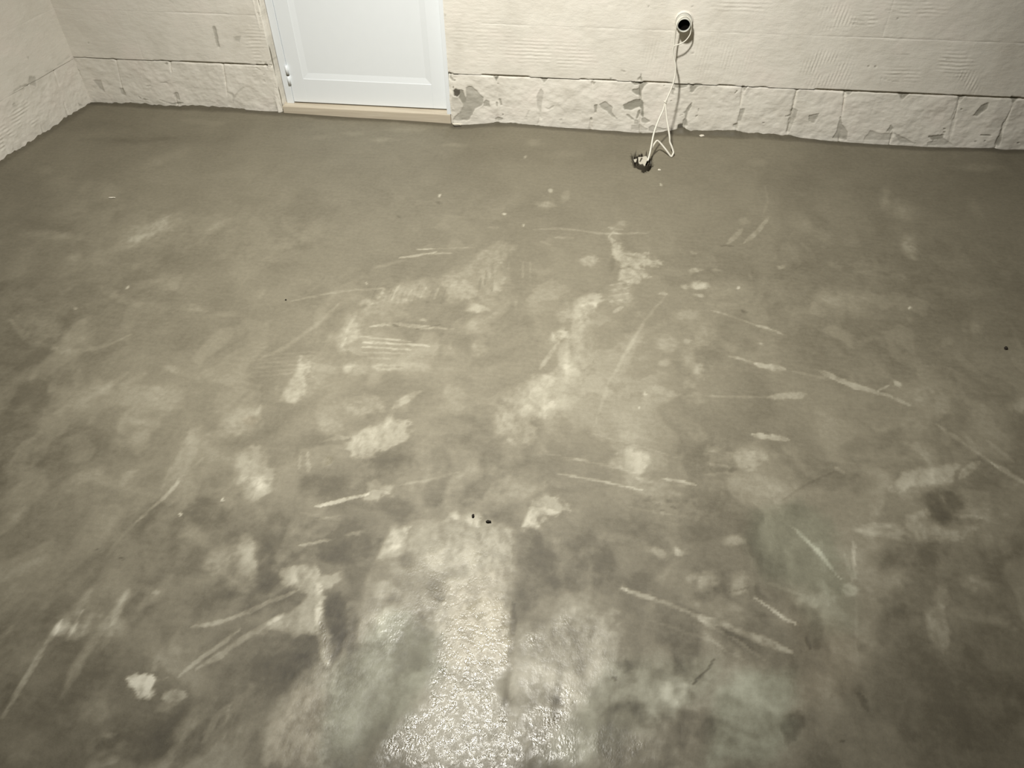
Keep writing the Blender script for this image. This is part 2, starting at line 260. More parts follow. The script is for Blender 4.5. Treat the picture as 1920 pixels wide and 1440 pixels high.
 ('e','p',[0.9951,1.7416,0.0304,0.0039,-0.0088,-0.0361],0.06,0.8,0.35),
 ('e','p',[0.7811,1.9779,0.1228,-0.0201,-0.0143,-0.0523],-0.03,0.8,0.35),
 ('e','p',[0.5146,2.8309,0.1255,0.0149,-0.0118,-0.1608],0.04,0.8,0.35),
 ('e','p',[1.3853,2.854,0.0015,-0.1,-0.0275,-0.0269],0.05,0.8,0.35),
 ('s','p',[[0.4226,2.491],[0.4547,2.5414],[0.4815,2.5922]],0.00888,1.849,0.15,0.4,0.35),
 ('s','p',[[0.4827,2.4983],[0.5354,2.5803],[0.5835,2.6798]],0.00795,1.873,0.17,0.4,0.35),
 ('s','p',[[0.5955,2.9248],[0.5945,2.7995],[0.5668,2.7165]],0.00523,1.98,0.06,0.8,0.35),
 ('s','p',[[0.3927,2.4698],[0.4465,2.4729]],0.00291,1.816,-0.12,0.4,0.35),
 ('s','p',[[0.3424,2.0835],[0.4399,2.0422],[0.497,2.0137]],0.00347,1.623,0.14,0.5,0.7),
 ('s','p',[[0.4855,2.0177],[0.5217,2.0087]],0.00599,1.612,0.26,0.4,0.35),
 ('s','p',[[0.5151,2.0105],[0.5656,1.9821]],0.0034,1.606,0.22,0.4,0.35),
 ('s','p',[[0.3916,1.8543],[0.4704,1.8322]],0.00572,1.531,0.2,0.4,0.6),
 ('s','p',[[0.4655,1.8316],[0.5045,1.822],[0.5515,1.8183]],0.0089,1.526,0.26,0.4,0.6),
 ('s','p',[[0.5744,1.8116],[0.6276,1.7994],[0.6962,1.7917]],0.00399,1.524,0.12,0.5,0.7),
 ('s','p',[[0.647,1.8282],[0.6901,1.8027],[0.7464,1.7703],[0.8043,1.755],[0.8482,1.7337]],0.00787,1.522,0.26,0.3,0.6),
 ('s','p',[[0.8121,1.756],[0.8527,1.7863]],0.00312,1.527,0.22,0.4,0.35),
 ('s','p',[[0.8482,1.7337],[0.8959,1.7068]],0.00384,1.509,0.18,0.5,0.7),
 ('s','p',[[0.3071,1.6682],[0.4921,1.6876]],0.00389,1.454,0.1,0.6,0.35),
 ('s','p',[[0.4919,1.6853],[0.5462,1.6968],[0.6043,1.7133]],0.00854,1.472,0.22,0.4,0.6),
 ('s','p',[[0.684,2.5264],[0.7157,2.4781]],0.00772,1.846,0.05,0.8,0.35),
 ('s','p',[[-1.0888,1.1793],[-1.0978,1.1288],[-1.1094,1.0917],[-1.1303,1.0458],[-1.1401,1.0226]],0.00562,1.308,0.16,0.5,0.35),
 ('s','p',[[-1.1385,1.0278],[-1.1544,0.9682],[-1.1593,0.9124]],0.00606,1.266,0.07,0.8,0.35),
 ('s','p',[[-1.0629,1.2492],[-1.0845,1.1798]],0.00439,1.35,0.06,0.8,0.35),
 ('e','p',[-1.4576,1.2733,0.0261,0.0211,0.0125,-0.0137],0.06,0.8,0.35),
 ('e','p',[-1.2196,1.0339,0.0537,0.0679,0.0497,-0.044],0.06,0.8,0.35),
 ('e','p',[-1.3528,1.1222,0.0376,0.0516,0.0312,-0.0273],0.05,0.8,0.35),
 ('e','p',[-1.2146,0.9601,0.0394,0.0907,0.0299,-0.0204],0.04,0.8,0.35),
 ('e','p',[-1.3983,0.9518,0.0473,0.0345,0.0405,-0.0398],-0.03,0.8,0.35),
 ('e','p',[-0.9611,0.9941,0.0444,-0.0104,0.0028,-0.0206],0.08,0.8,0.35),
 ('e','p',[-0.9663,1.0848,0.0619,0.0082,0.0241,-0.054],-0.1,0.6,0.35),
 ('e','p',[-0.7635,0.9426,0.024,0.0009,0.0237,-0.0771],-0.1,0.6,0.35),
 ('e','p',[-1.0197,0.9545,0.0553,0.0074,0.0241,-0.0491],-0.05,0.6,0.35),
 ('e','p',[-0.868,1.0065,0.029,0.0193,0.0105,-0.0136],-0.06,0.6,0.35),
 ('e','p',[-0.9575,1.1837,0.0569,0.0075,0.0219,-0.0513],-0.04,0.6,0.35),
 ('e','p',[-0.764,1.1031,0.0547,0.0073,0.0146,-0.04],-0.05,0.6,0.35),
 ('e','p',[-0.8088,0.8347,0.1114,0.0151,0.0111,-0.0261],-0.06,0.6,0.35),
 ('e','p',[-0.9321,0.7368,0.0841,0.0524,0.0292,-0.0324],-0.04,0.6,0.35),
 ('e','p',[-1.0363,0.6463,0.0009,0.0435,0.0397,-0.0129],-0.06,0.6,0.35),
 ('p','p',[[-0.9803,1.2994],[-0.9359,1.3173],[-0.8901,1.2681],[-0.8476,1.2167],[-0.8352,1.1457],[-0.8656,1.1119],[-0.9176,1.1491],[-0.9581,1.2209]],0.01158,0.01158,1.322,0.18),
 ('e','p',[-0.871,1.1732,0.0198,0.0026,0.0068,-0.0171],0.12,0.5,0.35),
 ('e','p',[-0.9988,1.3748,0.0507,0.0285,0.0165,-0.026],0.1,0.5,0.35),
 ('s','p',[[-0.9648,1.3897],[-0.9778,1.4638]],0.01091,1.421,0.1,0.7,0.35),
 ('e','r',[-0.9841,1.3978,0.0306,0.004,0.0081,-0.0201],0.3,0.5,0.35),
 ('p','p',[[-0.9132,0.9814],[-0.861,1.0236],[-0.804,0.9865],[-0.7664,0.9123],[-0.7676,0.8686],[-0.8065,0.8605],[-0.8539,0.8932],[-0.9144,0.9223]],0.0117,0.0104,1.193,0.14),
 ('e','p',[-0.8008,0.9376,0.0232,0.0031,0.0227,-0.0561],0.08,0.5,0.35),
 ('e','p',[-0.8412,0.9171,0.0141,-0.0032,0.0018,-0.0193],-0.1,0.5,0.35),
 ('e','p',[-0.7784,0.8887,0.012,0.0076,0.0057,-0.0074],-0.1,0.5,0.35),
 ('s','p',[[-1.1722,0.5162],[-1.1751,0.6054],[-1.1776,0.6903],[-1.1772,0.7367]],0.00769,1.142,0.18,0.4,0.5),
 ('s','p',[[-1.1791,0.7097],[-1.1541,0.7602],[-1.151,0.8196]],0.01371,1.188,0.11,0.6,0.6),
 ('e','p',[-1.1623,0.7186,0.0256,0.009,0.0112,-0.0141],0.18,0.5,0.35),
 ('e','p',[-1.1252,0.7158,0.007,0.0137,0.0119,-0.0074],0.16,0.5,0.35),
 ('s','p',[[-1.1431,0.7755],[-1.1356,0.696]],0.00369,1.172,0.12,0.4,0.35),
 ('s','p',[[-1.0719,0.5756],[-1.0814,0.6588],[-1.0661,0.7451],[-1.0588,0.8292],[-1.0381,0.8464],[-0.9883,0.8359]],0.0135,1.157,0.12,0.7,0.5),
 ('s','p',[[-1.0615,0.8217],[-1.0548,0.7601],[-1.0442,0.6828]],0.00862,1.161,0.1,0.6,0.35),
 ('e','p',[-1.1038,0.7467,0.0155,0.017,0.0171,-0.0139],0.12,0.5,0.35),
 ('e','p',[-1.0326,0.7363,0.0363,0.0049,0.0133,-0.0244],0.06,0.5,0.35),
 ('s','p',[[-1.2873,0.6779],[-1.2817,0.7051]],0.00672,1.189,0.1,0.4,0.35),
 ('s','p',[[-1.2777,0.7029],[-1.2689,0.8152],[-1.2512,0.877]],0.01272,1.224,0.04,0.9,0.35),
 ('p','p',[[-0.9612,0.6323],[-0.9393,0.6401],[-0.8995,0.6516],[-0.8835,0.6345],[-0.8844,0.6072],[-0.9048,0.5905],[-0.9389,0.6091]],0.00347,0.00462,1.082,0.48),
 ('e','p',[-0.8412,0.6155,0.0192,0.0087,0.0088,-0.0111],0.26,0.3,0.35),
 ('e','p',[-0.8453,0.5918,0.0193,0.0113,0.0079,-0.0086],0.12,0.5,0.35),
 ('e','p',[-0.907,0.6665,0.0082,0.0011,0.0069,-0.0137],0.1,0.5,0.35),
 ('s','p',[[-0.8846,0.6368],[-0.8632,0.6481]],0.00232,1.082,0.1,0.4,0.35),
 ('s','p',[[-0.8459,0.6505],[-0.8141,0.7016],[-0.7812,0.7404],[-0.7573,0.7737]],0.00536,1.098,0.16,0.4,0.35),
 ('s','p',[[-0.8141,0.6743],[-0.7713,0.7175],[-0.7202,0.7762],[-0.6753,0.8252]],0.00781,1.102,0.17,0.4,0.35),
 ('s','p',[[-0.8687,0.7652],[-0.8016,0.7877],[-0.7416,0.83],[-0.6599,0.8903]],0.00557,1.135,0.17,0.4,0.35),
 ('s','p',[[-0.9355,0.7695],[-0.8231,0.7781]],0.00736,1.136,0.07,0.8,0.35),
 ('p','p',[[-0.721,0.9484],[-0.672,0.9625],[-0.6413,0.9515],[-0.6214,0.9319],[-0.5687,0.9538],[-0.5578,0.9185],[-0.5998,0.8984],[-0.58,0.8381],[-0.5979,0.7862],[-0.6348,0.7773],[-0.6791,0.7844],[-0.7177,0.7699],[-0.7045,0.8009],[-0.663,0.8269],[-0.6339,0.8795],[-0.6686,0.8963],[-0.7026,0.899],[-0.7219,0.9257]],0.00502,0.00753,1.141,0.2),
 ('e','p',[-0.6659,0.9259,0.0407,0.0055,0.0079,-0.0224],0.1,0.5,0.35),
 ('s','p',[[-0.6194,0.9102],[-0.5897,0.8368],[-0.5615,0.7743],[-0.5366,0.7209]],0.01338,1.103,0.22,0.4,0.4),
 ('p','p',[[-0.7152,0.7637],[-0.6205,0.7792],[-0.5784,0.7655],[-0.5717,0.7099],[-0.5971,0.6467],[-0.6185,0.6093],[-0.6721,0.5685],[-0.7067,0.5154],[-0.7655,0.4711],[-0.903,0.452],[-0.9842,0.4929],[-0.8309,0.5577],[-0.7676,0.6528]],0.02262,0.01131,1.041,-0.09),
 ('s','p',[[-0.7107,0.6103],[-0.7283,0.5774],[-0.735,0.5274]],0.00834,1.026,0.11,0.4,0.35),
 ('s','p',[[-0.7111,0.6057],[-0.6961,0.5381]],0.00444,1.022,0.1,0.4,0.35),
 ('s','p',[[-0.7904,0.597],[-0.7748,0.4903]],0.00552,1.024,0.05,0.8,0.35),
 ('s','p',[[-0.6797,0.6009],[-0.6659,0.5263]],0.00386,1.014,0.05,0.4,0.35),
 ('p','p',[[-0.5968,0.4945],[-0.6261,0.5837],[-0.6133,0.6329],[-0.5874,0.6859],[-0.5544,0.7308],[-0.5115,0.7182],[-0.498,0.6603],[-0.4685,0.5123]],0.01124,0.00899,1.022,0.15),
 ('p','r',[[-0.5915,0.4952],[-0.6173,0.5761],[-0.5785,0.661],[-0.5182,0.6575],[-0.4811,0.5106]],0.01651,0.00881,1.002,0.35),
 ('e','p',[-0.9328,0.5162,0.0197,0.0027,0.0039,-0.007],0.12,0.5,0.35),
 ('e','p',[-0.959,0.4858,0.0133,-0.0021,0.0032,-0.0193],0.11,0.5,0.35),
 ('e','p',[-1.02,0.554,0.0224,0.0031,0.0122,-0.0208],0.08,0.5,0.35),
 ('e','p',[-1.0821,0.4794,0.0489,0.0289,0.0191,-0.0173],0.05,0.5,0.35),
 ('e','p',[-0.9753,0.5602,0.0176,0.0173,0.0191,-0.0149],0.07,0.5,0.35),
 ('e','p',[-1.0411,0.5287,0.0222,0.0031,0.0086,-0.0143],0.06,0.5,0.35),
 ('e','p',[-0.9126,0.4589,0.0197,0.0112,0.0086,-0.0084],0.12,0.5,0.35),
 ('e','p',[-0.8868,0.4852,0.0215,0.003,0.0073,-0.0136],0.05,0.5,0.35),
 ('e','p',[-1.0957,0.4459,0.0236,0.0033,0.0087,-0.0132],0.05,0.5,0.35),
 ('p','p',[[-0.6846,1.3542],[-0.641,1.4173],[-0.5838,1.467],[-0.5318,1.4483],[-0.514,1.4008],[-0.5483,1.3721],[-0.5764,1.3287],[-0.6075,1.2994],[-0.6538,1.303],[-0.6758,1.3255]],0.00898,0.01347,1.349,0.28),
 ('s','p',[[-0.7489,1.3518],[-0.7192,1.3659],[-0.6819,1.3707]],0.00601,1.359,0.16,0.4,0.35),
 ('e','p',[-0.5843,1.2702,0.0501,0.0066,0.007,-0.0252],0.1,0.5,0.35),
 ('e','p',[-0.7482,1.4075,0.0394,0.0051,0.0103,-0.0318],0.09,0.5,0.35),
 ('e','p',[-0.7242,1.4317,0.0762,0.0099,0.0247,-0.0794],0.06,0.5,0.35),
 ('s','p',[[-0.7013,1.1286],[-0.6388,1.1577],[-0.5723,1.1859]],0.00558,1.261,0.3,0.3,0.35),
 ('p','p',[[-0.5859,1.2237],[-0.5672,1.2353],[-0.5024,1.222],[-0.5098,1.1889],[-0.5526,1.157],[-0.5881,1.161],[-0.576,1.189]],0.00844,0.00844,1.268,0.22),
 ('s','p',[[-0.5061,1.2251],[-0.433,1.253],[-0.3511,1.2934]],0.00356,1.282,0.12,0.5,0.6),
 ('s','p',[[-0.4732,1.2386],[-0.3944,1.2765]],0.01141,1.283,0.05,0.9,0.35),
 ('s','p',[[-0.8004,1.2993],[-0.7824,1.244]],0.0044,1.329,0.13,0.4,0.35),
 ('s','p',[[-0.7799,1.302],[-0.7569,1.2399]],0.00439,1.326,0.13,0.4,0.35),
 ('e','p',[-0.7206,1.275,0.0116,0.0015,0.0036,-0.011],0.1,0.5,0.35),
 ('p','p',[[-0.7853,1.2437],[-0.6771,1.2807],[-0.638,1.2259],[-0.6848,1.1657],[-0.7543,1.1565]],0.01715,0.01143,1.294,-0.07),
 ('e','p',[-0.5317,1.296,0.0807,0.0306,0.01,-0.0247],-0.06,0.5,0.35),
 ('e','p',[-0.3105,1.2154,0.0966,0.0128,0.0094,-0.0506],-0.06,0.5,0.35),
 ('e','p',[-0.2129,1.3191,0.0569,0.0075,0.0052,-0.0363],-0.04,0.5,0.35),
 ('s','p',[[-0.7022,1.0096],[-0.6226,1.0394]],0.00399,1.207,0.18,0.4,0.35),
 ('e','p',[-0.581,1.0611,0.0185,0.0067,0.0035,-0.0075],0.18,0.5,0.35),
 ('s','p',[[-0.6875,1.088],[-0.6249,1.1131]],0.00274,1.239,0.08,0.4,0.35),
 ('s','p',[[-0.7367,1.1067],[-0.6199,1.097]],0.00274,1.242,0.06,0.4,0.35),
 ('p','p',[[-0.6823,0.9919],[-0.5278,1.0682],[-0.4944,1.0565],[-0.5041,0.9927],[-0.5603,0.97],[-0.6358,0.975]],0.01315,0.0092,1.188,-0.09),
 ('e','p',[-0.5531,0.8418,0.0293,0.004,0.0182,-0.0574],-0.12,0.5,0.35),
 ('e','p',[-0.535,0.765,0.0173,-0.0023,0.0028,-0.048],-0.14,0.5,0.35),
 ('e','p',[-0.5109,0.8073,0.0199,-0.0062,-0.0062,-0.0478],-0.1,0.5,0.35),
 ('e','p',[-0.3378,1.1463,0.0135,0.0018,0.0029,-0.0147],0.14,0.5,0.35),
 ('e','p',[-0.2861,1.1432,0.0175,0.0023,0.0035,-0.0194],0.18,0.5,0.35),
 ('p','p',[[-0.4894,1.0896],[-0.4379,1.1047],[-0.4416,1.0636],[-0.4265,1.0185],[-0.4551,0.9993],[-0.4971,0.9967],[-0.4982,1.0401]],0.00794,0.00794,1.192,0.24),
 ('e','p',[-0.4687,1.052,0.0219,-0.0057,-0.0018,-0.0356],0.1,0.5,0.35),
 ('e','p',[-0.443,0.9782,0.023,0.0031,0.0059,-0.023],0.08,0.5,0.35),
 ('p','p',[[-0.4254,1.0982],[-0.3378,1.1396],[-0.1868,1.1382],[-0.1676,1.0228],[-0.1677,0.9356],[-0.1474,0.8307],[-0.1765,0.7579],[-0.2452,0.7364],[-0.2999,0.7719],[-0.3417,0.8502],[-0.3186,0.9293],[-0.3617,0.9967],[-0.4129,0.9898],[-0.4641,1.0447]],0.01506,0.01255,1.13,0.11),
 ('p','p',[[-0.303,0.9033],[-0.1702,0.9352],[-0.1395,0.7691],[-0.1996,0.7427],[-0.2857,0.7614]],0.01905,0.00952,1.072,0.06),
 ('e','p',[-0.3355,0.9485,0.0306,-0.0077,-0.0051,-0.0487],-0.14,0.5,0.35),
 ('e','p',[-0.4164,1.0045,0.0309,0.0042,0.0064,-0.0263],-0.11,0.5,0.35),
 ('e','p',[-0.3172,0.9224,0.0157,0.0037,0.0024,-0.0081],-0.16,0.5,0.35),
 ('e','p',[-0.4367,1.0327,0.0156,0.0021,0.0074,-0.0299],-0.06,0.5,0.35),
 ('e','p',[-0.4201,0.8396,0.0199,-0.0046,-0.0025,-0.0327],-0.1,0.5,0.35),
 ('e','p',[-0.367,0.8008,0.0503,0.017,0.0269,-0.0642],-0.1,0.5,0.35),
 ('e','p',[-0.3066,0.8026,0.0107,0.0092,0.0195,-0.0237],-0.12,0.5,0.35),
 ('e','p',[-0.3668,0.7503,0.0255,0.0035,0.0087,-0.0353],-0.06,0.5,0.35),
 ('e','p',[-0.4295,0.9001,0.0198,0.0027,0.0035,-0.0135],-0.08,0.5,0.35),
 ('e','p',[-0.2985,0.7112,0.0566,0.0078,0.01,-0.0451],-0.04,0.5,0.35),
 ('e','p',[-0.39,0.5751,0.0537,0.0074,0.0112,-0.0402],-0.05,0.5,0.35),
 ('e','p',[-0.4483,0.546,0.0213,0.003,0.0152,-0.0488],-0.06,0.5,0.35),
 ('e','p',[-0.2478,0.9107,0.0172,0.0023,0.002,-0.0108],-0.07,0.5,0.35),
 ('e','p',[-0.3583,0.8682,0.0122,0.0016,0.0024,-0.0105],-0.08,0.5,0.35),
 ('e','p',[-0.4918,0.7645,0.0165,0.0022,0.0029,-0.0097],-0.1,0.5,0.35),
 ('p','p',[[-0.48,0.8517],[-0.4232,0.8759],[-0.3891,0.8505],[-0.412,0.7946],[-0.467,0.7718],[-0.4994,0.8062]],0.0097,0.00849,1.094,0.14),
 ('e','p',[-0.4598,0.9174,0.035,0.0047,0.0066,-0.0246],0.12,0.5,0.35),
 ('p','p',[[-0.4944,0.7328],[-0.4465,0.7771],[-0.3838,0.7235],[-0.3827,0.6306],[-0.43,0.559],[-0.477,0.5316],[-0.5106,0.6703]],0.01809,0.00904,1.022,0.06),
 ('p','g',[[-0.5139,0.7179],[-0.4719,0.78],[-0.4434,0.8567],[-0.3887,0.8641],[-0.3079,0.8088],[-0.2784,0.7379],[-0.3497,0.613],[-0.4285,0.5178],[-0.4811,0.5106],[-0.516,0.6579]],0.02873,0.00919,1.037,0.75),
 ('p','r',[[-0.3115,0.9446],[-0.1829,1.0208],[-0.1338,0.7699],[-0.2578,0.7407]],0.03031,0.0097,1.091,0.25),
 ('s','p',[[-0.1522,0.9237],[-0.1415,0.8315],[-0.1367,0.7573],[-0.1388,0.6867]],0.00879,1.057,-0.16,0.5,0.35),
 ('e','p',[-0.1388,0.7097,0.0147,0.0007,0.0024,-0.0383],-0.12,0.5,0.35),
 ('s','p',[[-0.183,1.1305],[-0.1676,1.0228]],0.00394,1.184,-0.05,0.4,0.35),
 ('p','p',[[-0.1702,1.116],[0.0275,1.1424],[0.0854,1.0872],[0.0371,0.9917],[0.005,0.9519],[-0.0533,0.9511],[-0.103,1.0018],[-0.1574,1.0242]],0.01791,0.01151,1.158,-0.11),
 ('e','p',[-0.0325,0.9967,0.0562,0.0076,0.0028,-0.0312],-0.06,0.5,0.35),
 ('e','p',[-0.128,0.948,0.0309,0.0042,0.0071,-0.0543],-0.09,0.5,0.35),
 ('e','p',[-0.0883,0.878,0.0239,0.0033,0.0025,-0.0207],-0.08,0.5,0.35),
 ('e','p',[-0.0276,0.6964,0.011,0.0015,0.0038,-0.0373],-0.2,0.35,0.35),
 ('e','p',[-0.0253,0.6743,0.0153,0.0021,0.0015,-0.0152],-0.1,0.5,0.35),
 ('s','p',[[-0.217,0.6379],[-0.1636,0.6453]],0.0022,0.991,-0.1,0.4,0.35),
 ('s','p',[[-0.1979,0.607],[-0.1993,0.5909]],0.00216,0.972,-0.08,0.4,0.35),
 ('p','p',[[-0.0987,0.8634],[-0.031,0.9126],[0.0777,0.9274],[0.0948,0.8134],[0.0096,0.7185],[-0.0835,0.7407]],0.0188,0.01058,1.065,0.11),
 ('p','p',[[-0.2645,0.7159],[-0.1645,0.7415],[-0.1301,0.5593],[-0.3132,0.5339],[-0.3141,0.6289]],0.022,0.0088,0.99,0.07),
 ('e','p',[-0.1051,0.7738,0.0344,0.0047,0.0092,-0.0698],0.08,0.5,0.35),
 ('p','p',[[0.0615,1.4125],[0.1041,1.4416],[0.1511,1.4146],[0.1419,1.3659],[0.1142,1.3437],[0.0712,1.3566],[0.0456,1.3815]],0.00865,0.01009,1.317,0.25),
 ('e','p',[0.0954,1.4805,0.0295,0.0039,0.0007,-0.0201],0.12,0.5,0.35),
 ('e','p',[0.1355,1.3373,0.0196,0.0026,0.0002,-0.0109],0.08,0.5,0.35),
 ('s','p',[[-0.0979,1.3231],[0.0025,1.3142],[0.0874,1.3037],[0.1363,1.2958]],0.00282,1.282,0.28,0.4,0.6),
 ('s','p',[[0.1845,1.3419],[0.2264,1.3402],[0.2775,1.3324]],0.00351,1.295,0.26,0.4,0.5),
 ('s','p',[[-0.1194,1.3888],[0.0276,1.3697],[0.1282,1.3455]],0.00288,1.309,0.1,0.6,0.6),
 ('s','p',[[-0.0742,1.3754],[-0.0164,1.3791]],0.00362,1.314,0.1,0.4,0.35),
 ('s','p',[[-0.0239,1.4813],[0.1985,1.4305],[0.3114,1.3883]],0.00219,1.337,0.06,0.7,0.35),
 ('p','p',[[-0.1438,1.2287],[-0.1055,1.2602],[-0.061,1.2345],[-0.0407,1.2079],[-0.0828,1.177],[-0.1335,1.1453],[-0.1624,1.1382]],0.00683,0.01093,1.235,0.26),
 ('e','p',[-0.1342,1.2654,0.0221,0.021,0.0104,-0.0171],0.1,0.5,0.35),
 ('e','p',[0.3703,1.4376,0.0696,-0.0041,-0.0068,-0.0421],0.17,0.5,0.6),
 ('s','p',[[0.3122,1.4071],[0.4108,1.4107]],0.005,1.331,0.1,0.4,0.35),
 ('s','p',[[0.3141,1.4554],[0.3999,1.457]],0.00363,1.352,0.1,0.4,0.35),
 ('s','p',[[0.2967,1.3678],[0.3813,1.3882]],0.00354,1.316,0.08,0.4,0.35),
 ('s','p',[[0.4343,1.533],[0.4776,1.5305],[0.5348,1.5259]],0.00812,1.391,0.36,0.3,0.5),
 ('e','p',[0.1984,1.262,0.0754,-0.0157,-0.0097,-0.0472],0.13,0.6,0.7),
 ('e','p',[0.1506,1.2678,0.0121,-0.0011,-0.0008,-0.007],-0.12,0.5,0.6),
 ('e','p',[0.1781,1.2541,0.012,-0.0011,-0.0009,-0.0069],-0.12,0.5,0.6),
 ('e','p',[0.2052,1.2698,0.0121,-0.0011,-0.001,-0.0069],-0.12,0.5,0.6),
 ('e','p',[0.1849,1.2379,0.0119,-0.0011,-0.0009,-0.0068],-0.12,0.5,0.6),
 ('e','p',[0.2187,1.2509,0.0119,-0.0011,-0.001,-0.0069],-0.12,0.5,0.6),
 ('s','p',[[0.1037,1.2356],[0.2118,1.2246]],0.00408,1.245,0.08,0.4,0.35),
 ('e','p',[0.5007,1.3406,0.0958,0.0127,-0.0041,-0.039],0.09,0.7,0.35),
 ('e','p',[0.3374,1.3458,0.0832,0.011,-0.0018,-0.0359],0.07,0.7,0.35),
 ('e','p',[0.4009,1.2752,0.0649,-0.0061,-0.0071,-0.0342],0.05,0.7,0.35),
 ('s','p',[[0.6433,1.4413],[0.6667,1.424]],0.00565,1.359,0.2,0.4,0.35),
 ('s','p',[[0.6335,1.4214],[0.5578,1.3659],[0.4948,1.31]],0.00417,1.322,-0.08,0.6,0.35),
 ('e','p',[0.3671,1.1639,0.0324,0.0043,-0.0014,-0.0221],0.16,0.5,0.35),
 ('e','p',[0.1854,1.1084,0.02,-0.0111,-0.0063,-0.0142],0.16,0.5,0.35),
 ('e','p',[0.2304,1.1144,0.0144,-0.0044,-0.0041,-0.0135],0.24,0.5,0.35),
 ('e','p',[0.1596,1.1127,0.0155,0.0021,0.0002,-0.0123],0.1,0.5,0.35),
 ('e','p',[0.2977,1.0413,0.0289,0.0229,0.0102,-0.021],0.14,0.5,0.35),
 ('e','p',[0.365,1.036,0.0197,0.0027,-0.0023,-0.0342],0.14,0.5,0.35),
 ('e','p',[0.2606,1.0435,0.0154,0.0123,0.0059,-0.0118],0.12,0.5,0.35),
 ('e','p',[0.3492,0.9779,0.0241,0.0033,-0.001,-0.0164],0.08,0.5,0.35),
 ('e','p',[0.1982,1.0424,0.0375,0.0051,-0.0,-0.0261],0.06,0.5,0.35),
 ('e','p',[0.0808,1.1336,0.0782,0.0022,-0.0004,-0.0127],0.05,0.5,0.35),
 ('e','p',[-0.0631,1.1143,0.0393,0.0053,0.0009,-0.0094],0.08,0.5,0.35),
 ('e','p',[0.1619,0.9525,0.0194,0.0026,0.0002,-0.0136],0.08,0.5,0.35),
 ('e','p',[0.2965,1.0096,0.041,0.018,0.0042,-0.0211],-0.12,0.5,0.35),
 ('e','p',[0.1358,1.0267,0.05,0.0067,0.0006,-0.0259],-0.06,0.5,0.35),
 ('e','p',[0.0924,1.1755,0.1192,0.0159,0.0011,-0.0291],-0.05,0.5,0.35),
 ('e','p',[0.277,1.1758,0.0655,0.0088,-0.0009,-0.0288],-0.05,0.5,0.35),
 ('e','p',[0.4047,0.9991,0.0202,0.0206,0.0272,-0.038],-0.06,0.5,0.35),
 ('e','p',[0.3619,0.9001,0.0505,-0.0199,-0.008,-0.0172],-0.09,0.5,0.35),
 ('e','p',[0.1067,0.8028,0.0251,0.0034,0.0006,-0.0145],-0.16,0.5,0.35),
 ('e','p',[0.149,0.6983,0.011,0.0151,0.0252,-0.0176],-0.11,0.5,0.35),
 ('e','p',[0.2302,0.6822,0.015,0.0021,-0.0006,-0.0382],-0.1,0.5,0.35),
 ('e','p',[0.0249,0.6669,0.0238,0.0033,0.002,-0.0256],-0.11,0.5,0.35),
 ('e','p',[0.1048,0.7089,0.0474,0.0151,0.0023,-0.0107],-0.08,0.5,0.35),
 ('e','p',[0.1867,0.7992,0.0295,0.004,0.0001,-0.0167],-0.1,0.5,0.35),
 ('e','p',[0.2232,0.8187,0.0119,0.0062,0.0097,-0.028],-0.09,0.5,0.35),
 ('e','p',[0.2656,0.7945,0.0157,0.0022,-0.0004,-0.0118],-0.07,0.5,0.35),
 ('e','p',[0.2838,0.6896,0.0237,-0.0055,-0.016,-0.042],-0.07,0.5,0.35),
 ('e','p',[0.092,0.6312,0.0424,0.0059,0.001,-0.0206],-0.05,0.5,0.35),
 ('s','p',[[0.093,0.9963],[0.1738,0.9748],[0.2487,0.9533]],0.00616,1.129,0.22,0.4,0.35),
 ('e','p',[0.0942,0.9979,0.0087,0.0012,0.0003,-0.0085],0.14,0.3,0.35),
 ('s','p',[[0.2463,0.9503],[0.3287,0.9307],[0.3974,0.9114],[0.4661,0.8865]],0.00891,1.109,0.22,0.5,0.5),
 ('s','p',[[0.258,0.9411],[0.3502,0.8985],[0.4156,0.8573]],0.00354,1.098,0.12,0.4,0.35),
 ('s','p',[[0.1502,0.9238],[0.2917,0.8906],[0.3698,0.851]],0.00295,1.092,0.08,0.4,0.35),
 ('s','p',[[0.2576,0.925],[0.3254,0.8698]],0.00237,1.096,0.06,0.4,0.35),
 ('s','p',[[0.3998,1.0124],[0.4393,0.986],[0.4887,0.9538]],0.00364,1.142,0.26,0.3,0.35),
 ('s','p',[[0.5085,1.231],[0.5579,1.1661],[0.6061,1.0901]],0.00516,1.229,0.18,0.5,0.35),
 ('s','p',[[0.6258,1.1598],[0.6322,1.0864]],0.00442,1.217,0.1,0.4,0.35),
 ('s','p',[[0.4342,1.0597],[0.5042,1.0335]],0.00434,1.172,0.07,0.4,0.35),
 ('p','g',[[0.413,1.2598],[0.5375,1.3105],[0.6059,1.2359],[0.6284,1.1004],[0.6044,1.0262],[0.505,1.0407],[0.4231,1.0727],[0.3924,1.1595]],0.02572,0.01029,1.22,0.8),
 ('p','p',[[0.413,1.2598],[0.5375,1.3105],[0.6059,1.2359],[0.6284,1.1004],[0.609,1.0547],[0.5068,1.0551],[0.4231,1.0727],[0.3924,1.1595]],0.0232,0.01031,1.222,-0.05),
 ('e','p',[0.5328,1.0234,0.0417,0.0098,-0.001,-0.018],0.13,0.5,0.35),
 ('e','p',[0.57,0.9942,0.0311,0.0042,-0.0036,-0.0246],0.08,0.5,0.35),
 ('e','p',[0.4966,0.9708,0.0286,0.0039,-0.0016,-0.0135],0.06,0.5,0.35),
 ('p','g',[[0.4805,1.0373],[0.6322,1.0864],[0.6169,0.9607],[0.5152,0.9339]],0.02423,0.00969,1.158,0.5),
 ('p','g',[[0.2985,0.7814],[0.3685,0.8326],[0.4705,0.8465],[0.4538,0.7024],[0.3948,0.6321],[0.2705,0.6148]],0.02409,0.00876,1.024,0.85),
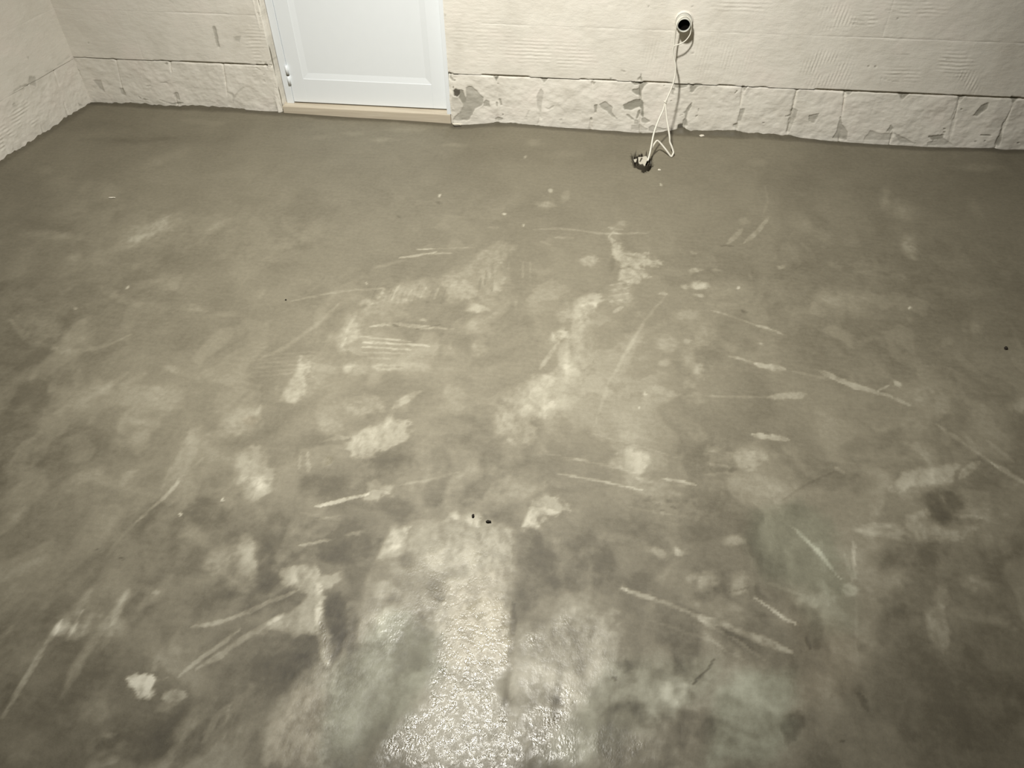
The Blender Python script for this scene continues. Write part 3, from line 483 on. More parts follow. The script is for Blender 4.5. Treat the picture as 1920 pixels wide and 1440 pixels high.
 ('p','p',[[0.3036,0.7705],[0.3676,0.8204],[0.4578,0.8328],[0.4379,0.7002],[0.3845,0.6307],[0.2809,0.6163]],0.01966,0.00874,1.021,0.05),
 ('p','g',[[0.0718,0.8103],[0.3133,0.8556],[0.298,0.7697],[0.1871,0.7091],[0.0419,0.5831],[-0.0623,0.5687],[0.0115,0.6961]],0.02766,0.00885,1.009,0.45),
 ('e','p',[0.2147,0.7629,0.0334,0.0046,-0.0002,-0.023],0.17,0.5,0.35),
 ('e','p',[0.1925,0.7323,0.033,0.0045,0.0,-0.018],0.08,0.5,0.35),
 ('e','p',[0.1313,0.7468,0.0445,0.0061,0.0006,-0.0206],0.06,0.5,0.35),
 ('e','p',[0.0731,0.7861,0.0296,0.0041,0.0009,-0.0166],0.08,0.5,0.35),
 ('s','p',[[0.2519,0.7844],[0.2774,0.8116],[0.3038,0.8482]],0.00229,1.058,-0.2,0.4,0.35),
 ('s','p',[[0.3934,1.0398],[0.3457,1.0191]],0.00186,1.159,-0.1,0.4,0.35),
 ('s','p',[[0.085,0.7757],[0.0909,0.7706]],0.00285,1.038,-0.2,0.4,0.35),
 ('p','p',[[0.4357,0.7489],[0.4711,0.7594],[0.4871,0.7505],[0.4412,0.6827],[0.4283,0.7096]],0.00544,0.00544,1.028,-0.17),
 ('p','r',[[0.479,1.0231],[0.6182,0.9351],[0.5858,0.8092],[0.4711,0.7594]],0.03456,0.00922,1.1,0.3),
 ('s','p',[[0.9486,1.6391],[1.0193,1.5577],[1.0707,1.4977]],0.00578,1.456,0.15,0.6,0.5),
 ('s','p',[[1.0606,1.5094],[1.1226,1.4496]],0.00838,1.429,0.22,0.4,0.35),
 ('s','p',[[1.0708,1.5941],[1.1184,1.5227]],0.00717,1.464,0.08,0.8,0.35),
 ('e','p',[1.0856,1.4358,0.0249,-0.0029,-0.0063,-0.0148],0.1,0.5,0.35),
 ('p','p',[[0.8129,1.4359],[0.8601,1.4662],[0.9609,1.4907],[0.9746,1.4757],[0.9239,1.4233],[0.8737,1.4077],[0.8306,1.3931],[0.7859,1.3695],[0.7659,1.3757]],0.00557,0.00696,1.377,0.2),
 ('s','p',[[0.9621,1.4428],[0.9913,1.4779],[1.0233,1.5064]],0.00842,1.414,0.18,0.4,0.35),
 ('e','p',[0.8552,1.4143,0.0644,0.0226,-0.0034,-0.0354],0.06,0.5,0.35),
 ('p','p',[[0.6583,1.2429],[0.74,1.2701],[0.789,1.2604],[0.7962,1.2941],[0.8472,1.321],[0.8523,1.2769],[0.9151,1.2611],[0.9611,1.2834],[0.91,1.2414],[0.8071,1.2276],[0.706,1.2252]],0.0079,0.00921,1.299,0.22),
 ('s','p',[[0.6859,1.2547],[0.7777,1.267]],0.00661,1.289,0.1,0.4,0.35),
 ('p','p',[[0.8626,1.3885],[0.9398,1.4076],[0.9578,1.3663],[0.9238,1.2946],[0.8795,1.2692],[0.8536,1.2935],[0.8544,1.3355]],0.00807,0.00807,1.34,-0.15),
 ('p','p',[[0.9261,1.4058],[1.0149,1.3947],[1.0128,1.3065],[0.9622,1.2965],[0.9505,1.3482]],0.01075,0.01075,1.356,0.11),
 ('e','p',[0.964,1.3033,0.0184,0.0024,-0.0037,-0.0136],-0.12,0.5,0.35),
 ('s','p',[[0.9159,1.3134],[0.9799,1.3153]],0.00532,1.337,0.12,0.4,0.35),
 ('s','p',[[0.6515,1.202],[0.6371,1.0943]],0.00446,1.23,0.15,0.4,0.35),
 ('e','p',[0.6187,1.0631,0.0184,0.0025,-0.0028,-0.0173],0.15,0.5,0.35),
 ('s','p',[[0.6334,1.058],[0.6082,0.8959]],0.00298,1.15,0.05,0.4,0.35),
 ('e','p',[0.9159,1.1175,0.0322,-0.0067,-0.0098,-0.0205],0.13,0.7,0.35),
 ('e','p',[0.8266,1.0771,0.0153,-0.0051,-0.0162,-0.0308],0.11,0.7,0.35),
 ('e','p',[0.7033,1.0817,0.0611,0.0444,0.008,-0.0258],0.08,0.7,0.35),
 ('e','p',[0.7401,1.1155,0.0248,0.0033,-0.0043,-0.0208],0.07,0.7,0.35),
 ('e','p',[0.8872,0.8279,0.0391,0.0054,-0.0075,-0.0255],0.09,0.7,0.35),
 ('e','p',[0.5506,0.8635,0.068,0.0093,-0.0107,-0.0721],0.06,0.7,0.35),
 ('e','p',[0.658,0.9663,0.0587,0.008,-0.0097,-0.0525],0.05,0.7,0.35),
 ('e','p',[0.901,0.9115,0.0338,0.0046,-0.0108,-0.0372],0.05,0.7,0.35),
 ('e','p',[0.7182,0.8274,0.0245,-0.0138,-0.0154,-0.0219],0.06,0.7,0.35),
 ('e','p',[0.9472,1.032,0.0232,-0.0077,-0.0109,-0.0189],0.1,0.7,0.35),
 ('e','p',[0.6002,0.8948,0.0183,0.0025,-0.0083,-0.0497],0.05,0.7,0.35),
 ('e','p',[0.4753,0.7941,0.0221,0.003,-0.0042,-0.0347],0.05,0.7,0.35),
 ('e','p',[0.8203,0.7012,0.0516,0.0071,-0.0047,-0.0167],0.04,0.7,0.35),
 ('p','p',[[0.7765,1.0222],[0.8127,1.0434],[0.8128,0.9874],[0.7979,0.9268],[0.775,0.9564]],0.0071,0.0071,1.173,0.14),
 ('s','p',[[0.8401,1.0376],[0.8999,1.0256],[0.9675,1.0058]],0.01191,1.203,0.1,0.7,0.5),
 ('e','p',[0.7718,1.1794,0.092,0.031,-0.0024,-0.033],-0.07,0.7,0.35),
 ('e','p',[0.7252,1.0153,0.0405,0.0055,-0.0046,-0.022],-0.06,0.7,0.35),
 ('e','p',[0.9616,1.2049,0.0758,0.0102,-0.0131,-0.0467],-0.05,0.7,0.35),
 ('e','p',[0.8698,0.9567,0.046,0.0063,-0.0105,-0.0387],-0.04,0.7,0.35),
 ('e','p',[0.6721,0.7115,0.0944,0.0131,-0.0068,-0.0318],-0.04,0.7,0.35),
 ('e','p',[0.8249,0.7537,0.0634,0.0088,-0.012,-0.0433],-0.05,0.7,0.35),
 ('e','p',[0.538,0.7087,0.0318,0.0044,-0.0065,-0.0425],-0.05,0.7,0.35),
 ('e','p',[1.0274,1.3928,0.0539,0.0072,-0.0298,-0.1046],-0.05,0.7,0.35),
 ('e','p',[0.5656,0.8181,0.0333,0.0046,-0.003,-0.0189],-0.04,0.7,0.35),
 ('s','p',[[0.5969,0.8108],[0.6101,0.7763]],0.00718,1.067,-0.14,0.4,0.35),
 ('s','p',[[0.505,0.9261],[0.5087,0.9011]],0.00352,1.114,-0.12,0.4,0.35),
 ('e','p',[0.522,0.9156,0.0105,0.0014,-0.0021,-0.0155],-0.1,0.5,0.35),
 ('e','p',[-0.2284,1.6517,0.6787,0.0875,0.0605,-0.4521],0.075,0.9,0.2),  # pale film, with the brighter beam centre painted into its tone
 ('e','p',[-1.8272,1.6464,0.2422,0.0308,0.413,-0.6469],-0.05,0.9,0.2),  # left side darkened in tone for light falloff
 ('e','p',[0.9125,2.3378,0.4705,0.0583,-0.1025,-0.5524],-0.03,0.9,0.35),  # right side darkened in tone for light falloff
 ('p','p',[[-0.5863,0.496],[-0.6003,0.6232],[-0.5292,0.7281],[-0.4678,0.8534],[-0.4185,0.9592],[-0.332,1.1106],[-0.1923,1.1293],[-0.1463,0.8569],[-0.0899,0.8911],[0.0397,0.9497],[0.1169,0.8413],[0.3103,0.7947],[0.4571,0.8267],[0.4362,0.6378]],0.04741,0.01659,1.069,0.12),  # paler film; tone also lifted to make up for weak lamp light
 ('p','p',[[-0.46,0.5135],[-0.4951,0.6962],[-0.3522,0.8966],[-0.164,0.9361],[-0.1344,0.7337],[-0.0779,0.7898],[0.0808,0.8618],[0.0978,0.7422],[0.0419,0.5831]],0.03443,0.01607,1.034,0.04),  # tone lifted further here in place of missing lamp light
 ('p','s',[[-0.2975,0.8765],[-0.1743,0.9631],[-0.1367,0.7573],[-0.1664,0.7175],[-0.0623,0.5687],[-0.3761,0.5251],[-0.3633,0.6003],[-0.2996,0.6646],[-0.3084,0.7833]],0.02049,0.01366,1.025,0.7),
 ('p','s',[[-0.2742,0.763],[-0.1986,0.7368],[-0.1426,0.6749],[-0.0727,0.5672],[-0.3341,0.5309],[-0.3056,0.6412]],0.01771,0.01328,0.996,0.95),
 ('p','s',[[-0.5863,0.496],[-0.5931,0.6357],[-0.5686,0.7733],[-0.48,0.8517],[-0.4293,1.0028],[-0.3336,1.1186],[-0.1857,1.1302],[-0.1559,0.9232],[-0.319,0.86],[-0.4201,0.6827],[-0.439,0.5164]],0.03596,0.01438,1.081,0.42),
 ('p','s',[[-0.1149,0.8481],[-0.031,0.9126],[0.0677,0.886],[0.0958,0.7892],[0.0096,0.7185],[0.0315,0.5817],[-0.0727,0.5672],[-0.1086,0.7138]],0.02272,0.01363,1.028,0.6),
 ('e','s',[-0.1386,1.8821,0.0161,0.018,0.0148,-0.03],0.9,0.5,0.35),
 ('e','s',[-0.7151,1.2814,0.0116,0.0015,0.0048,-0.0147],0.6,0.5,0.35),
 ('e','s',[0.3079,2.2098,0.0217,0.0027,-0.0007,-0.0245],0.5,0.5,0.35),
 ('e','s',[0.1026,0.6327,0.0636,0.0088,0.0018,-0.0409],0.5,0.5,0.35),
 ('s','s',[[-0.5897,0.8368],[-0.5347,0.715]],0.00719,1.087,0.9,0.4,0.35),
 ('e','p',[-0.7161,2.6969,0.0064,0.0008,0.0027,-0.0123],0.4,0.5,0.2),
 ('e','p',[-0.4266,2.5853,0.0062,0.0007,0.0017,-0.0115],0.4,0.5,0.2),
 ('e','p',[-0.3443,2.5183,0.0061,0.0007,0.0015,-0.0111],0.4,0.5,0.2),
 ('e','p',[-0.8372,2.086,0.0056,0.0007,0.0026,-0.0091],0.4,0.5,0.2),
 ('e','p',[0.443,2.2174,0.0054,0.0007,-0.0006,-0.0092],0.4,0.5,0.2),
 ('e','p',[0.1363,1.6642,0.0047,0.0006,0.0001,-0.0068],0.4,0.5,0.2),
 ('e','p',[0.1223,1.5955,0.0046,0.0006,0.0002,-0.0065],0.4,0.5,0.2),
 ('e','p',[0.9989,2.1745,0.0052,0.0007,-0.0019,-0.0088],0.4,0.5,0.2),
 ('e','p',[-1.667,1.9578,0.0056,0.0007,0.0047,-0.0088],0.4,0.5,0.2),
 ('e','p',[-1.7785,1.8258,0.0055,0.0007,0.0048,-0.0082],0.4,0.5,0.2),
 ('e','p',[-0.9446,1.1189,0.0042,0.0006,0.0021,-0.005],0.4,0.5,0.2),
 ('e','p',[-1.0386,1.0614,0.0041,0.0005,0.0023,-0.0048],0.4,0.5,0.2),
 ('e','p',[0.1781,2.8971,0.0065,0.0008,0.0001,-0.013],0.4,0.5,0.2),
 ('e','p',[-0.4049,3.0586,0.0069,0.0008,0.0019,-0.0143],0.4,0.5,0.2),
 ('e','p',[-0.8287,2.5291,0.0159,-0.0074,0.0006,-0.0109],-0.13,0.5,0.5),
 ('e','p',[0.068,2.2977,0.0126,-0.0063,-0.0016,-0.0094],-0.13,0.5,0.5),
 ('e','p',[0.4515,2.0858,0.0109,-0.0054,-0.0023,-0.0083],-0.13,0.5,0.5),
 ('e','p',[-0.7005,2.6448,0.016,-0.0079,0.0003,-0.0115],-0.13,0.5,0.5),
 ('e','p',[-1.12,0.9176,0.0104,-0.0023,0.0008,-0.0042],-0.13,0.5,0.5),
 ('e','p',[-1.1912,0.9314,0.0107,-0.0023,0.001,-0.0043],-0.13,0.5,0.5),
 ('e','p',[0.5417,0.8032,0.0068,-0.0018,-0.0016,-0.0035],-0.13,0.5,0.5),
 ('e','p',[0.5499,0.7051,0.0065,-0.0016,-0.0016,-0.0032],-0.13,0.5,0.5),
]

WALL_MARKS = [
 ('p','p',[[-0.7765,0.1423],[-0.7657,0.1505],[-0.7479,0.1462],[-0.7504,0.1268],[-0.76,0.1186],[-0.7728,0.1206]],0.00249,0.00298,0.999,1.0),
 ('p','p',[[-0.7416,0.1452],[-0.7338,0.1455],[-0.7253,0.115],[-0.7182,0.105],[-0.7242,0.089],[-0.7373,0.0884],[-0.7514,0.1112],[-0.7462,0.1321]],0.00249,0.00299,1.003,0.8),
 ('p','p',[[-0.7153,0.1566],[-0.6995,0.165],[-0.6868,0.163],[-0.6699,0.1434],[-0.6403,0.1165],[-0.6413,0.0905],[-0.6469,0.0797],[-0.6815,0.0622],[-0.696,0.0322],[-0.7131,0.0072],[-0.7558,-0.0005],[-0.7601,0.0155],[-0.7478,0.043],[-0.7359,0.0674],[-0.7347,0.0885],[-0.7183,0.1024]],0.0025,0.003,1.011,0.6),
 ('p','p',[[-0.6386,0.0932],[-0.6279,0.1041],[-0.6126,0.0997],[-0.611,0.0736],[-0.642,0.0747]],0.00248,0.00298,1.012,0.55),
 ('p','p',[[-0.7798,0.1124],[-0.7539,0.1137],[-0.7348,0.0859],[-0.739,0.0594],[-0.7505,0.0428],[-0.7684,0.0499],[-0.7829,0.0678],[-0.7863,0.0939]],0.00251,0.00302,1.01,0.25),
 ('p','p',[[-0.5885,0.2151],[-0.5684,0.2172],[-0.5765,0.1969]],0.00242,0.0029,0.99,0.9),
 ('p','p',[[-0.5662,0.1097],[-0.5605,0.11],[-0.554,0.0843],[-0.5617,0.0839]],0.00247,0.00296,1.013,0.7),
 ('p','p',[[-0.5793,0.0961],[-0.5743,0.0937],[-0.5748,0.0754],[-0.5799,0.0778]],0.00248,0.00297,1.014,0.6),
 ('p','p',[[-0.5868,0.0164],[-0.5684,0.0241],[-0.5529,0.0182],[-0.5609,0.0097],[-0.5844,0.0112]],0.00251,0.00301,1.029,0.5),
 ('p','p',[[-0.7862,0.0007],[-0.7758,0.0174],[-0.759,0.0317],[-0.756,-0.0032]],0.00255,0.00306,1.023,0.5),
 ('s','p',[[-0.7896,0.2287],[-0.7832,0.2116],[-0.7867,0.1989],[-0.7722,0.187]],0.00491,0.984,0.6,0.5,0.4),
 ('s','p',[[-0.7781,0.2118],[-0.7625,0.2175],[-0.7472,0.2181]],0.00306,0.983,0.5,0.5,0.4),
 ('e','p',[-0.7683,0.1884,0.0046,0.0002,-0.0002,-0.003],0.8,0.4,0.3),
 ('e','p',[-0.5692,0.1847,0.0035,0.0002,-0.0001,-0.003],0.5,0.4,0.3),
 ('e','p',[-0.553,0.0363,0.0031,0.0002,-0.0001,-0.0032],0.6,0.4,0.3),
 ('e','p',[-0.7763,0.1564,0.0026,0.0001,-0.0004,-0.0064],0.8,0.4,0.3),
 ('p','p',[[0.022,0.2179],[0.0578,0.2195],[0.078,0.2192],[0.0921,0.213],[0.0757,0.1986],[0.0686,0.1798],[0.0684,0.1589],[0.0499,0.1627],[0.0307,0.1734],[0.031,0.1827],[0.0519,0.1883],[0.0597,0.2001],[0.0568,0.2069],[0.0367,0.206]],0.00231,0.00277,1.024,0.75),
 ('p','p',[[0.0459,0.2269],[0.0495,0.235],[0.0547,0.2397],[0.0599,0.2546],[0.0634,0.2413],[0.0675,0.2233],[0.0619,0.2231],[0.0565,0.233],[0.0514,0.2272]],0.00229,0.00275,1.016,0.7),
 ('s','p',[[0.0659,0.1611],[0.0694,0.1379]],0.00291,1.034,0.9,0.5,0.4),
 ('p','p',[[-0.005,0.1129],[0.0191,0.126],[0.0499,0.1393],[0.0703,0.1402],[0.0801,0.1337],[0.0892,0.0673],[0.0884,0.0526],[0.0795,0.0716],[0.0757,0.0978],[0.067,0.1046],[0.0512,0.1014],[0.0315,0.0908],[0.0014,0.0917]],0.00236,0.00283,1.043,0.8),
 ('p','p',[[0.0641,0.0877],[0.0725,0.0953],[0.0719,0.0784],[0.0628,0.0538],[0.0582,0.0535]],0.00237,0.00284,1.049,0.75),
 ('p','p',[[0.0835,0.0548],[0.0926,0.0565],[0.1196,0.0421],[0.1019,0.0338],[0.0853,0.0378]],0.00237,0.00285,1.057,0.6),
 ('p','p',[[0.0127,0.0682],[0.0245,0.0664],[0.042,0.0527],[0.0496,0.0458],[0.0378,0.0476]],0.00238,0.00286,1.051,0.6),
 ('p','p',[[0.0403,0.0207],[0.0798,0.0228],[0.1117,0.0072],[0.1102,-0.0003],[0.0776,-0.0021],[0.0419,0.0035]],0.0024,0.00288,1.063,0.35),
 ('p','p',[[0.1179,0.015],[0.1333,0.0232],[0.1595,0.0172],[0.1927,0.0116],[0.2071,0.0074],[0.1569,-0.0003],[0.1461,-0.0083],[0.1221,-0.0021]],0.00238,0.00286,1.069,0.4),
 ('p','p',[[0.0519,0.0459],[0.0658,0.0466],[0.0703,0.0248],[0.0538,0.0264]],0.00239,0.00286,1.057,0.4),
 ('p','p',[[0.2077,0.216],[0.2628,0.2184],[0.26,0.207],[0.2365,0.2002],[0.2095,0.2024]],0.00227,0.00273,1.034,0.65),
 ('p','p',[[0.2627,0.2196],[0.3224,0.2189],[0.3018,0.2089],[0.2879,0.1831],[0.282,0.1851],[0.2762,0.21]],0.00227,0.00272,1.038,0.7),
 ('p','p',[[0.2923,0.1369],[0.2925,0.1205],[0.2805,0.0938],[0.2781,0.0625],[0.2867,0.0338],[0.2684,0.0328],[0.2674,0.0571],[0.2729,0.067],[0.2728,0.0838],[0.2605,0.0904],[0.2727,0.1005],[0.2756,0.1125]],0.00232,0.00279,1.062,0.65),
 ('p','p',[[0.1929,0.1925],[0.2082,0.1955],[0.2113,0.1887],[0.2052,0.1838],[0.2092,0.1702],[0.2011,0.1721],[0.2005,0.1859]],0.00229,0.00275,1.036,0.55),
 ('e','p',[0.1643,0.2076,0.0031,0.0001,0.0002,-0.002],0.9,0.4,0.3),
 ('e','p',[0.2015,0.1423,0.0031,0.0002,0.0004,-0.0033],0.6,0.4,0.3),
 ('s','p',[[0.3252,0.1126],[0.3273,0.0985]],0.00254,1.061,0.7,0.5,0.4),
 ('s','p',[[0.3174,0.0741],[0.3274,0.083]],0.00255,1.067,0.6,0.5,0.4),
 ('s','p',[[0.2486,0.0778],[0.2617,0.0821]],0.00256,1.061,0.6,0.5,0.4),
 ('p','p',[[0.2452,0.0169],[0.2479,0.0317],[0.2655,0.0375],[0.2704,0.0182]],0.00236,0.00283,1.072,1.0),
 ('p','p',[[-0.3772,0.2184],[-0.3426,0.2199],[-0.363,0.1982]],0.00238,0.00285,0.998,0.6),
 ('p','p',[[-0.3938,0.1333],[-0.3766,0.1696],[-0.3658,0.1489],[-0.3753,0.0617],[-0.3898,0.083]],0.00242,0.00291,1.016,0.35),
 ('p','p',[[-0.1567,0.2109],[-0.1329,0.212],[-0.1423,0.1977]],0.00234,0.00281,1.01,0.6),
 ('p','p',[[-0.1334,0.1065],[-0.1211,0.1107],[-0.1208,0.0709],[-0.1312,0.0704]],0.00239,0.00287,1.034,0.65),
 ('p','p',[[-0.1128,0.1111],[-0.0858,0.1231],[-0.0495,0.0998],[-0.0548,0.0779],[-0.0278,0.0465],[-0.0461,0.0565],[-0.0761,0.0841],[-0.0975,0.0902]],0.00238,0.00286,1.038,0.55),
 ('s','p',[[-0.3578,0.0846],[-0.3364,0.0783],[-0.3155,0.0939]],0.00304,1.024,0.35,0.5,0.4),
 ('e','p',[-0.0696,0.2305,0.0054,0.0002,0.0003,-0.0034],0.8,0.4,0.3),
 ('e','p',[-0.1436,0.0405,0.0042,0.0002,0.0004,-0.0074],0.6,0.4,0.3),
 ('e','p',[-0.2817,0.0296,0.01,0.0005,0.0001,-0.0045],0.35,0.4,0.3),
 ('s','p',[[-0.4434,0.0361],[-0.429,0.0664]],0.0037,1.027,0.25,0.5,0.4),
 ('e','p',[-0.5519,0.038,0.0036,0.0002,-0.0001,-0.0045],0.6,0.4,0.3),
 ('e','p',[0.2639,0.3516,0.0051,0.0002,0.0004,-0.0026],0.5,0.4,0.3),
 ('e','p',[0.2372,0.5348,0.0043,0.0001,0.0003,-0.0024],0.5,0.4,0.3),
 ('e','p',[0.0612,0.5293,0.0025,0.0001,0.0005,-0.0048],0.5,0.4,0.3),
 ('e','p',[0.1838,0.1362,0.0054,0.0003,0.0009,-0.007],0.4,0.4,0.3),
 ('e','p',[-0.7904,0.4663,0.0034,0.0001,-0.0005,-0.0063],0.4,0.4,0.3),
 ('s','p',[[-0.0287,0.2674],[-0.008,0.2603]],0.00286,1.006,0.4,0.5,0.4),
 ('p','p',[[0.491,0.2216],[0.5172,0.2208],[0.5049,0.1999]],0.00222,0.00267,1.054,0.65),
 ('s','p',[[0.4677,0.1879],[0.4772,0.2006]],0.0028,1.055,0.7,0.5,0.4),
 ('p','p',[[0.5034,0.1202],[0.5212,0.121],[0.5172,0.0639],[0.5012,0.0595]],0.00228,0.00274,1.079,0.5),
 ('p','p',[[0.4898,0.048],[0.5052,0.0561],[0.5058,0.0343],[0.4884,0.037]],0.0023,0.00277,1.088,0.45),
 ('p','p',[[0.7225,0.1311],[0.7468,0.1253],[0.742,0.0757],[0.7337,0.0248],[0.7204,0.0241],[0.7289,0.075]],0.00225,0.0027,1.102,0.45),
 ('s','p',[[0.7012,0.0949],[0.72,0.0994]],0.00224,1.096,0.7,0.5,0.4),
 ('p','p',[[0.8012,0.1035],[0.8374,0.1159],[0.8362,0.0947],[0.8285,0.0731],[0.8072,0.0791]],0.00222,0.00267,1.108,0.45),
 ('p','p',[[0.9096,0.2206],[0.9508,0.2205],[0.9389,0.2066]],0.00215,0.00258,1.094,0.6),
 ('p','p',[[0.931,0.1067],[0.9468,0.0722],[0.9791,0.0382],[0.9858,0.0023],[0.925,0.0062],[0.9351,0.043]],0.00223,0.00267,1.131,0.5),
 ('p','p',[[1.1361,0.2211],[1.1828,0.2213],[1.1606,0.1936]],0.00211,0.00254,1.12,0.65),
 ('p','p',[[1.1481,0.0828],[1.1641,0.0625],[1.1558,0.0478],[1.1419,0.0506]],0.00218,0.00262,1.15,0.5),
 ('p','p',[[1.0596,0.0209],[1.0705,0.0503],[1.1196,0.0387],[1.1707,0.0415],[1.1668,0.0124],[1.0572,0.0063]],0.00221,0.00265,1.151,0.35),
 ('p','p',[[1.1685,0.0485],[1.2071,0.0291],[1.2813,0.0007],[1.2162,0.0007]],0.00219,0.00263,1.166,0.4),
 ('p','p',[[1.3711,0.2222],[1.4013,0.2236],[1.3893,0.1979]],0.00207,0.00249,1.147,0.5),
 ('s','p',[[1.3809,0.2041],[1.3832,0.164],[1.3818,0.116]],0.00262,1.157,0.35,0.5,0.4),
 ('p','p',[[1.4814,0.1823],[1.5017,0.1933],[1.5047,0.17],[1.4811,0.1349],[1.4646,0.1375]],0.00208,0.0025,1.171,0.65),
 ('p','p',[[1.5796,0.2268],[1.6157,0.2272],[1.5975,0.198]],0.00204,0.00244,1.175,0.7),
 ('p','p',[[1.5951,0.1134],[1.6167,0.0127],[1.5968,0.0151],[1.599,0.0649]],0.00211,0.00253,1.209,0.6),
 ('p','p',[[1.3212,0.0354],[1.3753,0.0456],[1.3803,0.0316],[1.345,0.0224]],0.00216,0.00259,1.18,0.7),
 ('p','p',[[1.3246,0.0068],[1.3803,0.0316],[1.4281,0.0055],[1.3282,-0.0038]],0.00217,0.0026,1.186,0.4),
 ('s','p',[[1.5242,0.0552],[1.5685,0.0548]],0.00233,1.2,0.7,0.5,0.4),
 ('e','p',[1.5168,0.0249,0.005,0.0003,0.0013,-0.0035],0.6,0.4,0.3),
 ('e','p',[1.5515,0.0304,0.005,0.0003,0.0014,-0.0035],0.6,0.4,0.3),
 ('e','p',[1.6895,0.0276,0.0049,0.0003,0.0014,-0.0035],0.6,0.4,0.3),
 ('e','p',[1.4088,0.1619,0.0049,0.0002,0.0012,-0.0033],0.6,0.4,0.3),
 ('e','p',[1.3717,0.0737,0.005,0.0003,0.0012,-0.0035],0.6,0.4,0.3),
 ('e','p',[1.3771,0.0584,0.005,0.0003,0.0012,-0.0035],0.6,0.4,0.3),
 ('e','p',[0.6151,0.0619,0.0053,0.0003,0.0007,-0.0036],0.6,0.4,0.3),
 ('e','p',[0.9828,0.3263,0.0049,0.0002,0.0009,-0.0032],0.6,0.4,0.3),
 ('e','p',[1.0108,0.3256,0.0049,0.0002,0.0009,-0.0031],0.6,0.4,0.3),
 ('e','p',[1.0392,0.5159,0.0046,0.0002,0.0009,-0.0029],0.6,0.4,0.3),
 ('s','p',[[1.0454,0.2415],[1.0459,0.2808],[1.106,0.2672],[1.1354,0.2717]],0.00168,1.101,0.3,0.5,0.4),
 ('s','p',[[1.0847,0.2954],[1.1222,0.2938],[1.1463,0.3045]],0.00166,1.098,0.3,0.5,0.4),
 ('s','p',[[1.2734,0.3666],[1.3286,0.3626]],0.00162,1.106,0.3,0.5,0.4),
 ('s','p',[[1.2829,0.3483],[1.3295,0.3439]],0.00162,1.111,0.3,0.5,0.4),
 ('s','p',[[1.2792,0.3166],[1.3582,0.3149]],0.00163,1.118,0.3,0.5,0.4),
 ('s','p',[[0.8654,0.5031],[0.9211,0.5061]],0.00162,1.031,0.3,0.5,0.4),
 ('s','p',[[0.8725,0.4885],[0.9266,0.4873]],0.00162,1.035,0.3,0.5,0.4),
 ('s','p',[[1.0703,0.3802],[1.1309,0.3795]],0.00164,1.079,0.3,0.5,0.4),
 ('s','p',[[0.9823,0.5478],[1.0486,0.5412]],0.00159,1.036,0.3,0.5,0.4),
 ('s','p',[[1.0736,0.5363],[1.1416,0.5414]],0.00158,1.048,0.3,0.5,0.4),
 ('p','p',[[-2.5556,0.1093],[-2.5191,0.1094],[-2.5209,0.0558],[-2.5394,0.0704]],0.00284,0.00341,1.015,0.4),
 ('p','p',[[-2.4317,0.0753],[-2.4152,0.0761],[-2.415,0.0453],[-2.43,0.0485]],0.00284,0.0034,1.016,0.5),
 ('p','p',[[-2.1581,0.0651],[-2.1312,0.0739],[-2.136,0.0354],[-2.1538,0.0423]],0.00279,0.00334,1.01,0.4),
 ('p','p',[[-1.8617,0.3846],[-1.849,0.3851],[-1.8551,0.2963],[-1.8642,0.2959]],0.00258,0.0031,0.954,0.5),
 ('p','p',[[-1.7758,0.3438],[-1.7376,0.3486],[-1.7525,0.3208],[-1.7731,0.3269]],0.00257,0.00308,0.954,0.35),
 ('s','p',[[-2.6141,0.1616],[-2.6126,0.1279]],0.00354,1.008,0.4,0.5,0.4),
 ('e','p',[-2.147,0.2053,0.0071,0.0003,-0.0018,-0.0051],0.6,0.4,0.3),
 ('s','p',[[-1.8582,0.0487],[-1.8238,0.0882],[-1.7862,0.1124]],0.00406,1.0,0.25,0.5,0.4),
 ('s','p',[[-2.2557,0.224],[-2.0701,0.2221]],0.0027,0.981,0.45,0.5,0.4),
 ('s','p',[[-1.9393,0.2225],[-1.7646,0.2211]],0.00264,0.975,0.5,0.5,0.4),
 ('s','p',[[-1.917,0.1946],[-1.8805,0.1081]],0.00403,0.989,0.15,0.5,0.4),
 ('e','p',[-2.5034,0.2892,0.0048,0.0002,-0.0015,-0.0036],0.4,0.4,0.3),
 ('s','p',[[-2.288,0.0933],[-2.2622,0.0982]],0.00279,1.006,0.35,0.5,0.4),
 ('s','p',[[-2.2082,0.1157],[-2.1685,0.116]],0.00276,1.001,0.35,0.5,0.4),
 ('s','p',[[-1.8791,0.0857],[-1.8518,0.0718],[-1.8625,0.0332]],0.00409,1.004,0.25,0.5,0.4),
 ('p','p',[[-2.2382,0.0305],[-2.1876,0.0135],[-2.1209,0.0207],[-2.1739,0.0064]],0.00281,0.00337,1.018,0.5),
 ('s','p',[[-2.0357,0.4907],[-2.0143,0.4785]],0.00317,0.932,0.25,0.5,0.4),
 ('p','p',[[-2.3477,0.0408],[-2.3439,0.0293],[-2.304,0.0274],[-2.322,0.0226]],0.00283,0.0034,1.019,0.5),
 ('s','p',[[-1.7033,0.2077],[-1.6824,0.1963]],0.00262,0.977,0.45,0.5,0.4),
 ('s','p',[[-1.6366,0.2248],[-1.6245,0.2394],[-1.6112,0.25]],0.00259,0.97,0.5,0.5,0.4),
 ('s','p',[[-1.6983,0.2273],[-1.6658,0.2367]],0.00261,0.972,0.4,0.5,0.4),
 ('s','p',[[-1.6998,0.2211],[-1.6846,0.2218]],0.00261,0.974,0.5,0.5,0.4),
 ('s','p',[[-1.6588,0.2218],[-1.6465,0.2324]],0.0026,0.972,0.45,0.5,0.4),
 ('s','p',[[-1.6492,0.2344],[-1.6484,0.2202],[-1.6465,0.206]],0.00456,0.974,0.35,0.5,0.4),
